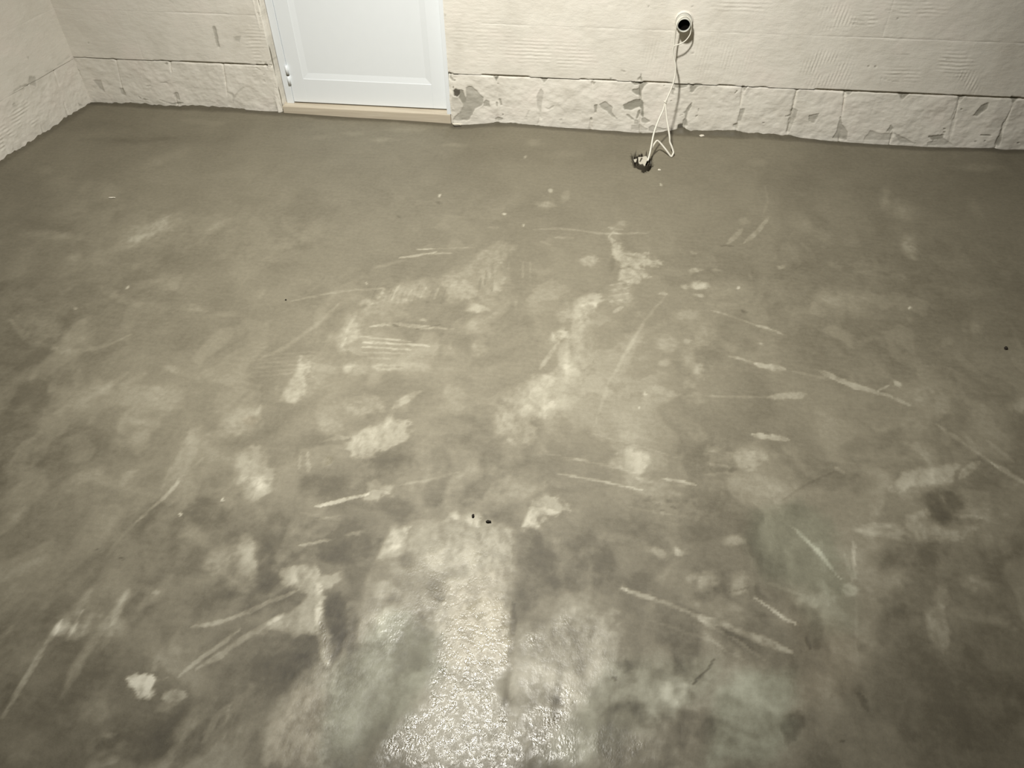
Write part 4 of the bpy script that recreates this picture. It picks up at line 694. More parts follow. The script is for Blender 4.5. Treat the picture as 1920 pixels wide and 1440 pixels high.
 ('p','p',[[-1.6349,0.115],[-1.6296,0.1142],[-1.6267,0.1016],[-1.6313,0.1025]],0.00266,0.00319,0.994,0.6),
 ('e','p',[-1.6723,0.1761,0.0031,0.0001,-0.0007,-0.0029],0.5,0.4,0.3),
 ('s','p',[[-1.6814,0.1529],[-1.6735,0.1407]],0.00331,0.987,0.3,0.5,0.4),
 ('s','p',[[-1.654,0.0629],[-1.6492,0.0458],[-1.6499,0.0239],[-1.6474,0.0065]],0.0054,1.008,0.3,0.5,0.4),
 ('s','p',[[-1.5972,0.0699],[-1.5912,0.0572]],0.00401,1.002,0.4,0.5,0.4),
 ('p','p',[[-1.6407,0.4514],[-1.6318,0.4461],[-1.6177,0.453],[-1.6308,0.4498]],0.00249,0.00298,0.931,0.6),
 ('e','p',[-1.5942,0.4777,0.0025,0.0001,-0.0008,-0.0033],0.5,0.4,0.3),
 ('e','p',[-1.6478,0.3461,0.0047,0.0002,-0.0007,-0.0027],0.25,0.4,0.3),
 ('e','p',[-1.6454,0.3013,0.0026,0.0001,-0.0006,-0.0024],0.3,0.4,0.3),
 ('e','t',[-0.5146,0.4086,0.0506,0.0018,-0.0027,-0.159],0.1,0.8,0.3),
 ('e','t',[-0.4692,0.3209,0.0234,0.0009,-0.0008,-0.1165],0.08,0.8,0.3),
 ('e','t',[-0.7371,0.3784,0.033,0.0012,-0.0088,-0.1384],0.06,0.8,0.3),
 ('e','t',[-0.1374,0.3784,0.0225,0.0008,0.0042,-0.0668],0.07,0.8,0.3),
 ('e','t',[0.2158,0.3257,0.0664,0.0027,0.0122,-0.0904],0.03,0.8,0.3),
 ('e','t',[0.7469,0.3471,0.0423,0.0017,0.0216,-0.0879],0.08,0.8,0.3),
 ('e','t',[1.0433,0.3805,0.0287,0.0011,0.0158,-0.0511],0.09,0.8,0.3),
 ('e','t',[0.883,0.5397,0.0361,0.0012,0.0091,-0.0318],0.08,0.8,0.3),
 ('e','t',[1.0415,0.4845,0.016,0.0006,0.0155,-0.0488],0.08,0.8,0.3),
 ('e','t',[-2.1518,0.2789,0.0479,0.0018,-0.0352,-0.0998],0.06,0.8,0.3),
 ('e','t',[-2.0618,0.2338,0.0267,0.0011,-0.0336,-0.1014],0.06,0.8,0.3),
 ('e','t',[-1.9647,0.2499,0.037,0.0015,-0.0077,-0.0247],0.08,0.8,0.3),
 ('e','t',[-1.7608,0.3293,0.0205,0.0008,-0.0132,-0.0478],0.08,0.8,0.3),
 ('e','t',[-2.3381,0.3436,0.0533,0.0019,-0.0289,-0.073],0.04,0.8,0.3),
 ('e','t',[-2.749,0.3765,0.0817,0.0028,-0.0474,-0.0978],0.05,0.8,0.3),
 ('e','t',[1.4826,0.4798,0.0772,0.0028,0.0502,-0.1221],0.05,0.8,0.3),
 ('e','t',[0.5581,0.4258,0.0422,0.0015,0.0134,-0.0639],0.04,0.8,0.3),
 ('e','h',[-0.4109,0.3345,0.2073,0.0081,0.0003,-0.0594],0.5,0.6,0.3),
 ('e','h',[-0.6888,0.4024,0.0932,0.0033,-0.0061,-0.1134],0.3,0.6,0.3),
 ('e','v',[0.1155,0.3217,0.058,0.0023,0.0109,-0.0955],0.4,0.6,0.3),
 ('e','v',[0.381,0.3324,0.1305,0.0053,0.0152,-0.0896],0.4,0.6,0.3),
 ('e','v',[0.8105,0.5071,0.069,0.0023,0.0142,-0.0528],0.8,0.6,0.3),
 ('e','v',[0.8215,0.3063,0.1057,0.0045,0.0196,-0.0756],0.8,0.6,0.3),
 ('e','h',[0.9117,0.5105,0.0483,0.0016,0.0094,-0.0322],0.9,0.6,0.3),
 ('e','h',[1.0794,0.5538,0.1175,0.0037,0.013,-0.0393],0.8,0.6,0.3),
 ('e','h',[1.122,0.297,0.0704,0.003,0.0113,-0.0351],0.7,0.6,0.3),
 ('e','h',[1.3109,0.3528,0.0685,0.0028,0.0218,-0.0598],0.8,0.6,0.3),
 ('e','v',[1.4028,0.2829,0.061,0.0027,0.0165,-0.0437],0.8,0.6,0.3),
 ('e','h',[0.4288,0.5453,0.1241,0.0039,0.0053,-0.0282],0.5,0.6,0.3),
 ('e','h',[-1.6803,0.297,0.0667,0.0026,-0.0276,-0.1076],0.5,0.6,0.3),
 ('e','h',[-0.2712,0.3061,0.1379,0.0056,0.0016,-0.0459],0.5,0.6,0.3),
 ('e','h',[-0.5971,0.3612,0.1398,0.0052,-0.0039,-0.1151],0.3,0.6,0.3),
]

LEFT_MARKS = [
 ('p','p',[[0.2889,0.2429],[0.2609,0.2258],[0.2723,0.191],[0.2945,0.2076],[0.302,0.2227]],0.00298,0.00446,0.767,0.38),
 ('s','p',[[0.008,0.2332],[0.0501,0.2272],[0.0885,0.2262],[0.1136,0.2234]],0.00408,0.723,0.3,0.4,0.35),
 ('s','p',[[0.1437,0.2196],[0.1704,0.2207],[0.1917,0.2229]],0.00782,0.743,0.22,0.4,0.35),
 ('s','p',[[0.304,0.2129],[0.3358,0.2168],[0.3582,0.2215],[0.3849,0.219],[0.4122,0.2154]],0.00432,0.783,0.4,0.4,0.35),
 ('e','p',[0.2519,0.3099,-0.0048,-0.0018,0.0031,-0.0047],0.4,0.4,0.3),
 ('e','p',[0.4286,0.1715,-0.0098,-0.0042,0.0046,-0.0071],0.3,0.4,0.3),
 ('p','p',[[0.0822,0.0287],[0.0634,0.0106],[0.0778,0.0118],[0.0812,0.0183]],0.00345,0.00345,0.719,0.35),
 ('e','t',[0.2452,0.1953,-0.0228,-0.0092,0.02,-0.0311],0.1,0.8,0.3),
 ('e','t',[0.28,0.4293,-0.0813,-0.0277,0.0358,-0.0545],0.05,0.8,0.3),
 ('e','t',[0.0589,0.4576,-0.0355,-0.0111,0.0121,-0.0188],0.08,0.8,0.3),
 ('e','t',[0.2194,0.3169,-0.0567,-0.0208,0.0368,-0.0569],0.04,0.8,0.3),
 ('e','h',[0.4088,0.1045,-0.0706,-0.0316,0.0302,-0.0464],0.9,0.6,0.3),
 ('e','h',[0.5465,0.0638,-0.0508,-0.0244,0.0376,-0.057],0.9,0.6,0.3),
 ('e','h',[0.3433,0.1254,-0.0556,-0.0241,0.0176,-0.0272],0.6,0.6,0.3),
]


# ------------------------------------------------------------------ noise and painting helpers
def _hash(ix, iy, s):
    n = (ix.astype(np.int64) * 374761393 + iy.astype(np.int64) * 668265263 + s * 974634777) & 0xFFFFFFFF
    n = ((n ^ (n >> 13)) * 1274126177) & 0xFFFFFFFF
    return ((n ^ (n >> 16)) & 0xFFFFFF).astype(np.float32) / 16777215.0

def vnoise(x, y, s=0):
    x0 = np.floor(x); y0 = np.floor(y)
    fx = x - x0; fy = y - y0
    fx = fx * fx * (3 - 2 * fx); fy = fy * fy * (3 - 2 * fy)
    a = _hash(x0, y0, s); b = _hash(x0 + 1, y0, s); c = _hash(x0, y0 + 1, s); d = _hash(x0 + 1, y0 + 1, s)
    return (a * (1 - fx) + b * fx) * (1 - fy) + (c * (1 - fx) + d * fx) * fy

def fbm(x, y, s=0, o=4):
    t = 0; a = 0.5; w = 0
    for i in range(o):
        t = t + a * vnoise(x * 2 ** i + 17.3 * i, y * 2 ** i - 9.1 * i, s + i); w += a; a *= 0.5
    return t / w

def sstep(a, b, x):
    t = np.clip((x - a) / (b - a), 0, 1)
    return t * t * (3 - 2 * t)

def paint(marks, X, Y, chans):
    """adds every mark to the float arrays of its channel; X, Y are metres on the surface"""
    out = {c: np.zeros_like(X) for c in chans}
    n1 = fbm(X * 28, Y * 28, 3, 4) - 0.5
    n2 = fbm(X * 90, Y * 90, 7, 3) - 0.5
    n3 = fbm(X * 9, Y * 9, 11, 3) - 0.5
    nn = n1 * 1.2 + n2 * 0.8 + n3 * 0.5
    on_floor = marks is FLOOR_MARKS
    if on_floor:      # ragged outlines, scraped inside
        X0, Y0 = X, Y
        X = X0 + n3 * 0.014 + n1 * 0.018 + n2 * 0.010
        Y = Y0 + (fbm(X0 * 9, Y0 * 9, 211, 3) - 0.5) * 0.014 + (fbm(X0 * 28, Y0 * 28, 213, 4) - 0.5) * 0.020 + (fbm(X0 * 90, Y0 * 90, 217, 3) - 0.5) * 0.011
        tex = fbm(X0 * 45 + Y0 * 12, Y0 * 22 - X0 * 8, 221, 4)
        tex2 = fbm(X0 * 110, Y0 * 80, 223, 3)
        tex = 0.50 + 0.58 * sstep(0.30, 0.62, tex * 0.6 + tex2 * 0.4)
    for r in marks:
        k, ch = r[0], r[1]
        if ch not in out: continue
        if k == 'e':
            (cx, cy, ax, ay, bx, by), amp, soft, rag = r[2], r[3], r[4], r[5]
            ext = 1.7 + rag
            ex = (abs(ax) + abs(bx)) * ext; ey = (abs(ay) + abs(by)) * ext
        elif k == 's':
            pts, w, an, amp, soft, rag = r[2:]
            P = np.array(pts); ex = None
            lo = P.min(0) - np.array([w, w * an]) * 3 ; hi = P.max(0) + np.array([w, w * an]) * 3
        else:
            pts, soft, rag, an, amp = r[2:]
            P = np.array(pts)
            lo = P.min(0) - np.array([1, an]) * (soft + rag) * 2; hi = P.max(0) + np.array([1, an]) * (soft + rag) * 2
        if k == 'e':
            lo = (cx - ex, cy - ey); hi = (cx + ex, cy + ey)
        I = np.nonzero((X > lo[0]) & (X < hi[0]) & (Y > lo[1]) & (Y < hi[1]))
        if not len(I[0]): continue
        x = X[I]; y = Y[I]; nz = nn[I]
        if k == 'e':
            det = ax * by - bx * ay
            dx, dy = x - cx, y - cy
            u = (by * dx - bx * dy) / det; v = (-ay * dx + ax * dy) / det
            d = np.sqrt(u * u + v * v) + nz * rag * 1.6
            f = 1 - sstep(1 - soft, 1 + soft * 0.6, d)
        elif k == 's':
            if on_floor: x = x * 0.35 + X0[I] * 0.65; y = y * 0.35 + Y0[I] * 0.65
            Q = P * np.array([1, 1 / an]); yy = y / an
            best = None
            L = np.concatenate([[0], np.cumsum(np.linalg.norm(np.diff(Q, axis=0), axis=1))])
            for i in range(len(Q) - 1):
                a = Q[i]; e = Q[i + 1] - a; l2 = float(e @ e) + 1e-12
                t = np.clip(((x - a[0]) * e[0] + (yy - a[1]) * e[1]) / l2, 0, 1)
                dd = np.hypot(x - a[0] - t * e[0], yy - a[1] - t * e[1])
                pos = (L[i] + t * math.sqrt(l2)) / L[-1]
                if best is None: best, bp = dd, pos
                else:
                    mk = dd < best; best = np.where(mk, dd, best); bp = np.where(mk, pos, bp)
            taper = 0.45 + 0.55 * np.minimum(1, np.minimum(bp, 1 - bp) * 6)
            d = best / (w * taper) + nz * rag * 1.8
            f = (1 - sstep(1 - soft, 1 + soft * 0.6, d)) * (1 - rag * 0.6 * sstep(0.0, 0.25, n1[I]))
        else:
            Q = P * np.array([1, 1 / an]); yy = y / an
            ins = np.zeros(x.shape, bool); dist = np.full(x.shape, 9.0)
            for i in range(len(Q)):
                a = Q[i]; b = Q[(i + 1) % len(Q)]; e = b - a
                t = np.clip(((x - a[0]) * e[0] + (yy - a[1]) * e[1]) / (float(e @ e) + 1e-12), 0, 1)
                dist = np.minimum(dist, np.hypot(x - a[0] - t * e[0], yy - a[1] - t * e[1]))
                cnd = ((a[1] > yy) != (b[1] > yy))
                ins ^= cnd & (x < (b[0] - a[0]) * (yy - a[1]) / (b[1] - a[1] + 1e-12) + a[0])
            sd = np.where(ins, -dist, dist) + nz * rag * 1.8
            if not on_floor: sd = sd - 0.0016
            f = 1 - sstep(-soft, soft, sd)
        if marks is FLOOR_MARKS and ch == 'p':
            out[ch][I] += amp * f * (tex[I] if abs(amp) > 0.08 else 1) * (np.where(y > 1.2, 0.86, 1.35) if amp > 0.1 else (np.where(y > 1.2, 1.0, 1.3) if amp < -0.05 else 1))
        elif marks is FLOOR_MARKS:
            out[ch][I] = np.maximum(out[ch][I], amp * f)
        else:
            out[ch][I] = np.maximum(out[ch][I], amp * f)
    return out

# ------------------------------------------------------------------ mesh helpers
def link(name, me, mat=None, parent=None):
    if mat is not None and not me.materials: me.materials.append(mat)
    o = bpy.data.objects.new(name, me)
    col.objects.link(o)
    if parent is not None: o.parent = parent
    return o

def grid_mesh(name, co, nu, nv, attrs, flip=False, keep=None):
    """co: (nv, nu, 3) array"""
    me = bpy.data.meshes.new(name)
    idx = np.arange(nu * nv).reshape(nv, nu)
    q = np.stack([idx[:-1, :-1], idx[:-1, 1:], idx[1:, 1:], idx[1:, :-1]], -1)
    if keep is not None: q = q[keep]
    q = q.reshape(-1, 4)
    if flip: q = q[:, ::-1]
    n = len(q)
    me.vertices.add(nu * nv); me.loops.add(n * 4); me.polygons.add(n)
    me.vertices.foreach_set('co', np.ascontiguousarray(co, np.float32).ravel())
    me.loops.foreach_set('vertex_index', np.ascontiguousarray(q, np.int32).ravel())
    me.polygons.foreach_set('loop_start', np.arange(0, n * 4, 4, dtype=np.int32))
    me.polygons.foreach_set('use_smooth', np.ones(n, bool))
    for k, v in attrs.items():
        a = me.attributes.new(k, 'FLOAT', 'POINT')
        a.data.foreach_set('value', np.ascontiguousarray(v, np.float32).ravel())
    me.update(calc_edges=True)
    me.validate()
    return me

def bm_obj(name, bm, mat, parent=None, smooth=False):
    me = bpy.data.meshes.new(name)
    bmesh.ops.recalc_face_normals(bm, faces=bm.faces)
    for f in bm.faces: f.smooth = smooth
    bm.to_mesh(me); bm.free()
    return link(name, me, mat, parent)

def box(bm, x0, x1, y0, y1, z0, z1, bev=0.0):
    r = bmesh.ops.create_cube(bm, size=1)
    for v in r['verts']:
        v.co = ((x0 + x1) / 2 + v.co.x * (x1 - x0), (y0 + y1) / 2 + v.co.y * (y1 - y0), (z0 + z1) / 2 + v.co.z * (z1 - z0))
    if bev:
        es = list({e for v in r['verts'] for e in v.link_edges})
        bmesh.ops.bevel(bm, geom=es, offset=bev, segments=2, affect='EDGES', profile=0.5)

def box_obj(name, x0, x1, y0, y1, z0, z1, mat, parent=None, bev=0.0):
    bm = bmesh.new(); box(bm, x0, x1, y0, y1, z0, z1, bev)
    return bm_obj(name, bm, mat, parent)

def catmull(pts, n=6):
    P = [Vector(p) for p in pts]; out = []
    for i in range(len(P) - 1):
        a = P[max(i - 1, 0)]; b = P[i]; c = P[i + 1]; d = P[min(i + 2, len(P) - 1)]
        for j in range(n):
            t = j / n
            out.append(0.5 * ((2 * b) + (c - a) * t + (2 * a - 5 * b + 4 * c - d) * t * t + (3 * b - a - 3 * c + d) * t ** 3))
    out.append(P[-1])
    return out

def tube(bm, pts, r, seg=8, flat=1.0):
    """sweep of an (optionally flattened) round section along pts"""
    rings = []
    side = None
    for i, p in enumerate(pts):
        t = (pts[min(i + 1, len(pts) - 1)] - pts[max(i - 1, 0)]).normalized()
        if side is None:
            side = t.cross(Vector((0, 1, 0)))
            if side.length < 1e-3: side = t.cross(Vector((1, 0, 0)))
        side = (side - t * side.dot(t)).normalized()
        up = t.cross(side)
        rings.append([bm.verts.new(p + side * math.cos(a) * r * flat + up * math.sin(a) * r) for a in [2 * math.pi * k / seg for k in range(seg)]])
    for a, b in zip(rings, rings[1:]):
        for k in range(seg):
            bm.faces.new((a[k], a[(k + 1) % seg], b[(k + 1) % seg], b[k]))
    bm.faces.new(rings[0]); bm.faces.new(rings[-1])

def tag(o, label=None, cat=None, kind=None, group=None):
    if label: o['label'] = label
    if cat: o['category'] = cat
    if kind: o['kind'] = kind
    if group: o['group'] = group
    return o

def empty(name, loc):
    o = bpy.data.objects.new(name, None); o.location = loc; o.empty_display_size = 0.05
    col.objects.link(o)
    return o

def put(o, parent):
    """parent keeping world placement (parents are unrotated empties or meshes)"""
    o.parent = parent
    o.matrix_parent_inverse = Matrix.Translation(-parent.location)
    return o

# ------------------------------------------------------------------ materials
def new_mat(name):
    mt = bpy.data.materials.new(name); mt.use_nodes = True
    nt = mt.node_tree
    b = nt.nodes['Principled BSDF']
    return mt, nt, b

def simple(name, c, rough=0.5, spec=0.5, noise=0.0, scale=40, bump=0.0):
    mt, nt, b = new_mat(name)
    b.inputs['Base Color'].default_value = (*c, 1)
    b.inputs['Roughness'].default_value = rough
    b.inputs['Specular IOR Level'].default_value = spec
    if noise or bump:
        tc = nt.nodes.new('ShaderNodeTexCoord'); nz = nt.nodes.new('ShaderNodeTexNoise')
        nz.inputs['Scale'].default_value = scale; nz.inputs['Detail'].default_value = 5
        nt.links.new(tc.outputs['Object'], nz.inputs['Vector'])
        if noise:
            mx = nt.nodes.new('ShaderNodeMix'); mx.data_type = 'RGBA'
            mx.inputs[6].default_value = (*[v * (1 - noise) for v in c], 1); mx.inputs[7].default_value = (*[min(1, v * (1 + noise)) for v in c], 1)
            nt.links.new(nz.outputs['Fac'], mx.inputs[0]); nt.links.new(mx.outputs[2], b.inputs['Base Color'])
        if bump:
            bp = nt.nodes.new('ShaderNodeBump'); bp.inputs['Strength'].default_value = 1; bp.inputs['Distance'].default_value = bump
            nt.links.new(nz.outputs['Fac'], bp.inputs['Height']); nt.links.new(bp.outputs[0], b.inputs['Normal'])
    return mt

class NB:
    """small node-building helper"""
    def __init__(s, nt): s.nt = nt
    def n(s, t, **kw):
        o = s.nt.nodes.new(t)
        for k, v in kw.items(): setattr(o, k, v)
        return o
    def l(s, a, b): s.nt.links.new(a, b)
    def attr(s, name): return s.n('ShaderNodeAttribute', attribute_name=name).outputs['Fac']
    def math(s, op, a, b=None, c=None, clamp=False):
        o = s.n('ShaderNodeMath', operation=op, use_clamp=clamp)
        for i, v in enumerate((a, b, c)):
            if v is None: continue
            if isinstance(v, (int, float)): o.inputs[i].default_value = v
            else: s.l(v, o.inputs[i])
        return o.outputs[0]
    def noise(s, vec, scale, detail=4, rough=0.55, dist=0.0):
        o = s.n('ShaderNodeTexNoise'); o.inputs['Scale'].default_value = scale; o.inputs['Detail'].default_value = detail
        o.inputs['Roughness'].default_value = rough; o.inputs['Distortion'].default_value = dist
        if vec is not None: s.l(vec, o.inputs['Vector'])
        return o.outputs['Fac']
    def ramp(s, fac, stops):
        o = s.n('ShaderNodeValToRGB'); cr = o.color_ramp
        while len(cr.elements) < len(stops): cr.elements.new(0.5)
        for e, (p, c) in zip(cr.elements, stops): e.position = p; e.color = (*c, 1)
        s.l(fac, o.inputs[0]); return o.outputs[0]
    def mix(s, fac, a, b, mode='MIX'):
        o = s.n('ShaderNodeMix', data_type='RGBA', blend_type=mode)
        if isinstance(fac, (int, float)): o.inputs[0].default_value = fac
        else: s.l(fac, o.inputs[0])
        for i, v in ((6, a), (7, b)):
            if isinstance(v, tuple): o.inputs[i].default_value = (*v, 1)
            else: s.l(v, o.inputs[i])
        return o.outputs[2]
    def mapping(s, vec, scale=(1, 1, 1), rot=(0, 0, 0)):
        o = s.n('ShaderNodeMapping'); o.inputs['Scale'].default_value = scale; o.inputs['Rotation'].default_value = rot
        s.l(vec, o.inputs['Vector']); return o.outputs[0]

def floor_material():
    mt, nt, b = new_mat('screed'); g = NB(nt)
    pos = g.n('ShaderNodeNewGeometry').outputs['Position']
    fine = g.noise(pos, 70, 5, 0.6)
    grain = g.noise(pos, 260, 3, 0.6)
    scr = g.noise(g.mapping(pos, (14, 70, 14), (0, 0, 0.35)), 1.0, 4, 0.6)
    t = g.attr('tone')
    t = g.math('ADD', t, g.math('MULTIPLY', g.math('SUBTRACT', fine, 0.5), 0.17))
    t = g.math('ADD', t, g.math('MULTIPLY', g.math('SUBTRACT', grain, 0.5), 0.09))
    t = g.math('ADD', t, g.math('MULTIPLY', g.math('SUBTRACT', scr, 0.5), 0.09), clamp=True)
    c = g.ramp(t, [(0.0, (0.075, 0.065, 0.045)), (0.2, (0.13, 0.115, 0.080)), (0.4, (0.228, 0.206, 0.150)), (0.6, (0.36, 0.335, 0.260)), (0.8, (0.52, 0.49, 0.395)), (1.0, (0.68, 0.65, 0.54))])
    c = g.mix(g.math('MULTIPLY', g.attr('green'), 0.8), c, (0.91, 1.01, 0.985), 'MULTIPLY')
    c = g.mix(g.math('MULTIPLY', g.attr('warm'), 0.8), c, (1.06, 0.97, 0.90), 'MULTIPLY')
    g.l(c, b.inputs['Base Color'])
    gl = g.attr('gloss')
    flk = g.n('ShaderNodeMapRange', interpolation_type='SMOOTHSTEP')
    g.l(g.noise(pos, 55, 3, 0.6), flk.inputs[0]); flk.inputs[1].default_value = 0.40; flk.inputs[2].default_value = 0.58
    wet = g.math('MULTIPLY', gl, g.math('ADD', 0.35, g.math('MULTIPLY', flk.outputs[0], 0.65)))
    r = g.math('SUBTRACT', 0.60, g.math('MULTIPLY', wet, 0.50))
    g.l(r, b.inputs['Roughness'])
    b.inputs['Specular IOR Level'].default_value = 0.45
    blob = g.noise(g.mapping(pos, (1.3, 0.75, 1)), 170, 3, 0.5)
    hgt = g.math('ADD', g.math('MULTIPLY', fine, 0.25), g.math('MULTIPLY', g.math('MULTIPLY', blob, gl), 0.55))
    hgt = g.math('ADD', hgt, g.math('MULTIPLY', t, 0.5))
    bp = g.n('ShaderNodeBump'); bp.inputs['Strength'].default_value = 1.0; bp.inputs['Distance'].default_value = 0.0022
    g.l(hgt, bp.inputs['Height']); g.l(bp.outputs[0], b.inputs['Normal'])
    return mt

def wall_material(name='white_plaster', tint=(1, 1, 1)):
    mt, nt, b = new_mat(name); g = NB(nt)
    pos = g.n('ShaderNodeNewGeometry').outputs['Position']
    big = g.noise(pos, 5, 4, 0.6)
    fine = g.noise(g.mapping(pos, (1, 1, 2.6)), 34, 5, 0.62)
    pits = g.noise(pos, 150, 3, 0.6)
    t3 = lambda c: tuple(a * k for a, k in zip(c, tint))
    c = g.ramp(big, [(0.3, t3((0.73, 0.69, 0.61))), (0.5, t3((0.80, 0.765, 0.685))), (0.7, t3((0.82, 0.765, 0.69)))])
    c = g.mix(g.math('MULTIPLY', fine, 0.22), c, t3((0.60, 0.575, 0.50)))
    bare = g.attr('bare')
    mort = g.mix(g.noise(pos, 60, 4, 0.6), (0.30, 0.285, 0.235), (0.40, 0.38, 0.32))
    c = g.mix(g.math('MULTIPLY', g.attr('stain'), 1.6, clamp=True), c, (0.48, 0.46, 0.39))
    dark = g.mix(g.math('MULTIPLY', g.math('SUBTRACT', bare, 0.8), 5.0, clamp=True), mort, (0.11, 0.10, 0.08))
    c = g.mix(g.math('MULTIPLY', bare, 1.25, clamp=True), c, dark)
    g.l(c, b.inputs['Base Color'])
    b.inputs['Roughness'].default_value = 0.62
    b.inputs['Specular IOR Level'].default_value = 0.3
    h = g.math('ADD', fine, g.math('MULTIPLY', pits, 0.35))
    bp = g.n('ShaderNodeBump'); bp.inputs['Strength'].default_value = 1.0; bp.inputs['Distance'].default_value = 0.0015
    g.l(h, bp.inputs['Height']); g.l(bp.outputs[0], b.inputs['Normal'])
    return mt

M_FLOOR = floor_material()
M_WALL = wall_material()
M_MORTAR = simple('grey_mortar', (0.24, 0.22, 0.18), 0.9, 0.1, 0.25, 30, 0.003)
M_PLAIN = simple('plain_plaster', (0.55, 0.52, 0.46), 0.8, 0.2, 0.08, 8, 0.001)
M_CEIL = simple('bare_concrete_ceiling', (0.45, 0.43, 0.38), 0.9, 0.1, 0.15, 6, 0.001)
M_DOOR = simple('white_door_paint', (0.82, 0.855, 0.875), 0.38, 0.4, 0.015, 20, 0.0001)
M_PVC = simple('white_pvc', (0.56, 0.56, 0.50), 0.35, 0.5)
M_DARK = simple('dark_void', (0.006, 0.005, 0.004), 0.95, 0.05)  # near-black colour standing in for unlit depth
M_CABLE = simple('white_cable', (0.76, 0.73, 0.64), 0.45, 0.4)
M_BOX = simple('dark_plastic', (0.075, 0.064, 0.046), 0.5, 0.4, 0.3, 60)
M_STEEL = simple('hinge_steel', (0.75, 0.75, 0.72), 0.35, 0.5)
M_CHIP = simple('plaster_chip', (0.72, 0.68, 0.58), 0.8, 0.2, 0.1, 80)
M_TAB = simple('dusty_white_plastic', (0.52, 0.49, 0.41), 0.6, 0.3, 0.2, 120)
M_PEBBLE = simple('dark_crumb', (0.03, 0.025, 0.02), 0.8, 0.2, 0.3, 90)

def wood_material():
    mt, nt, b = new_mat('pale_wood'); g = NB(nt)
    pos = g.n('ShaderNodeNewGeometry').outputs['Position']
    n = g.noise(g.mapping(pos, (3, 40, 60)), 1.0, 5, 0.6, 0.6)
    c = g.ramp(n, [(0.3, (0.52, 0.45, 0.345)), (0.55, (0.60, 0.53, 0.415)), (0.75, (0.66, 0.60, 0.48))])
    g.l(c, b.inputs['Base Color']); b.inputs['Roughness'].default_value = 0.6
    return mt
M_WOOD = wood_material()

# ------------------------------------------------------------------ floor
EDGE_X = np.array([p[0] for p in EDGE]); EDGE_Z = np.array([p[1] for p in EDGE])
def poly_mask(px, X, Y, soft, rag=0.0):
    P = np.array(px); ins = np.zeros(X.shape, bool); dist = np.full(X.shape, 9.0)
    for i in range(len(P)):
        a = P[i]; b = P[(i + 1) % len(P)]; e = b - a
        t = np.clip(((X - a[0]) * e[0] + (Y - a[1]) * e[1]) / (e @ e), 0, 1)
        dist = np.minimum(dist, np.hypot(X - a[0] - t * e[0], Y - a[1] - t * e[1]))
        ins ^= ((a[1] > Y) != (b[1] > Y)) & (X < (b[0] - a[0]) * (Y - a[1]) / (b[1] - a[1] + 1e-12) + a[0])
    sd = np.where(ins, -dist, dist)
    if rag: sd = sd + (fbm(X * 120, Y * 120, 5, 2) - 0.5) * rag
    return 1 - sstep(-soft, soft, sd)

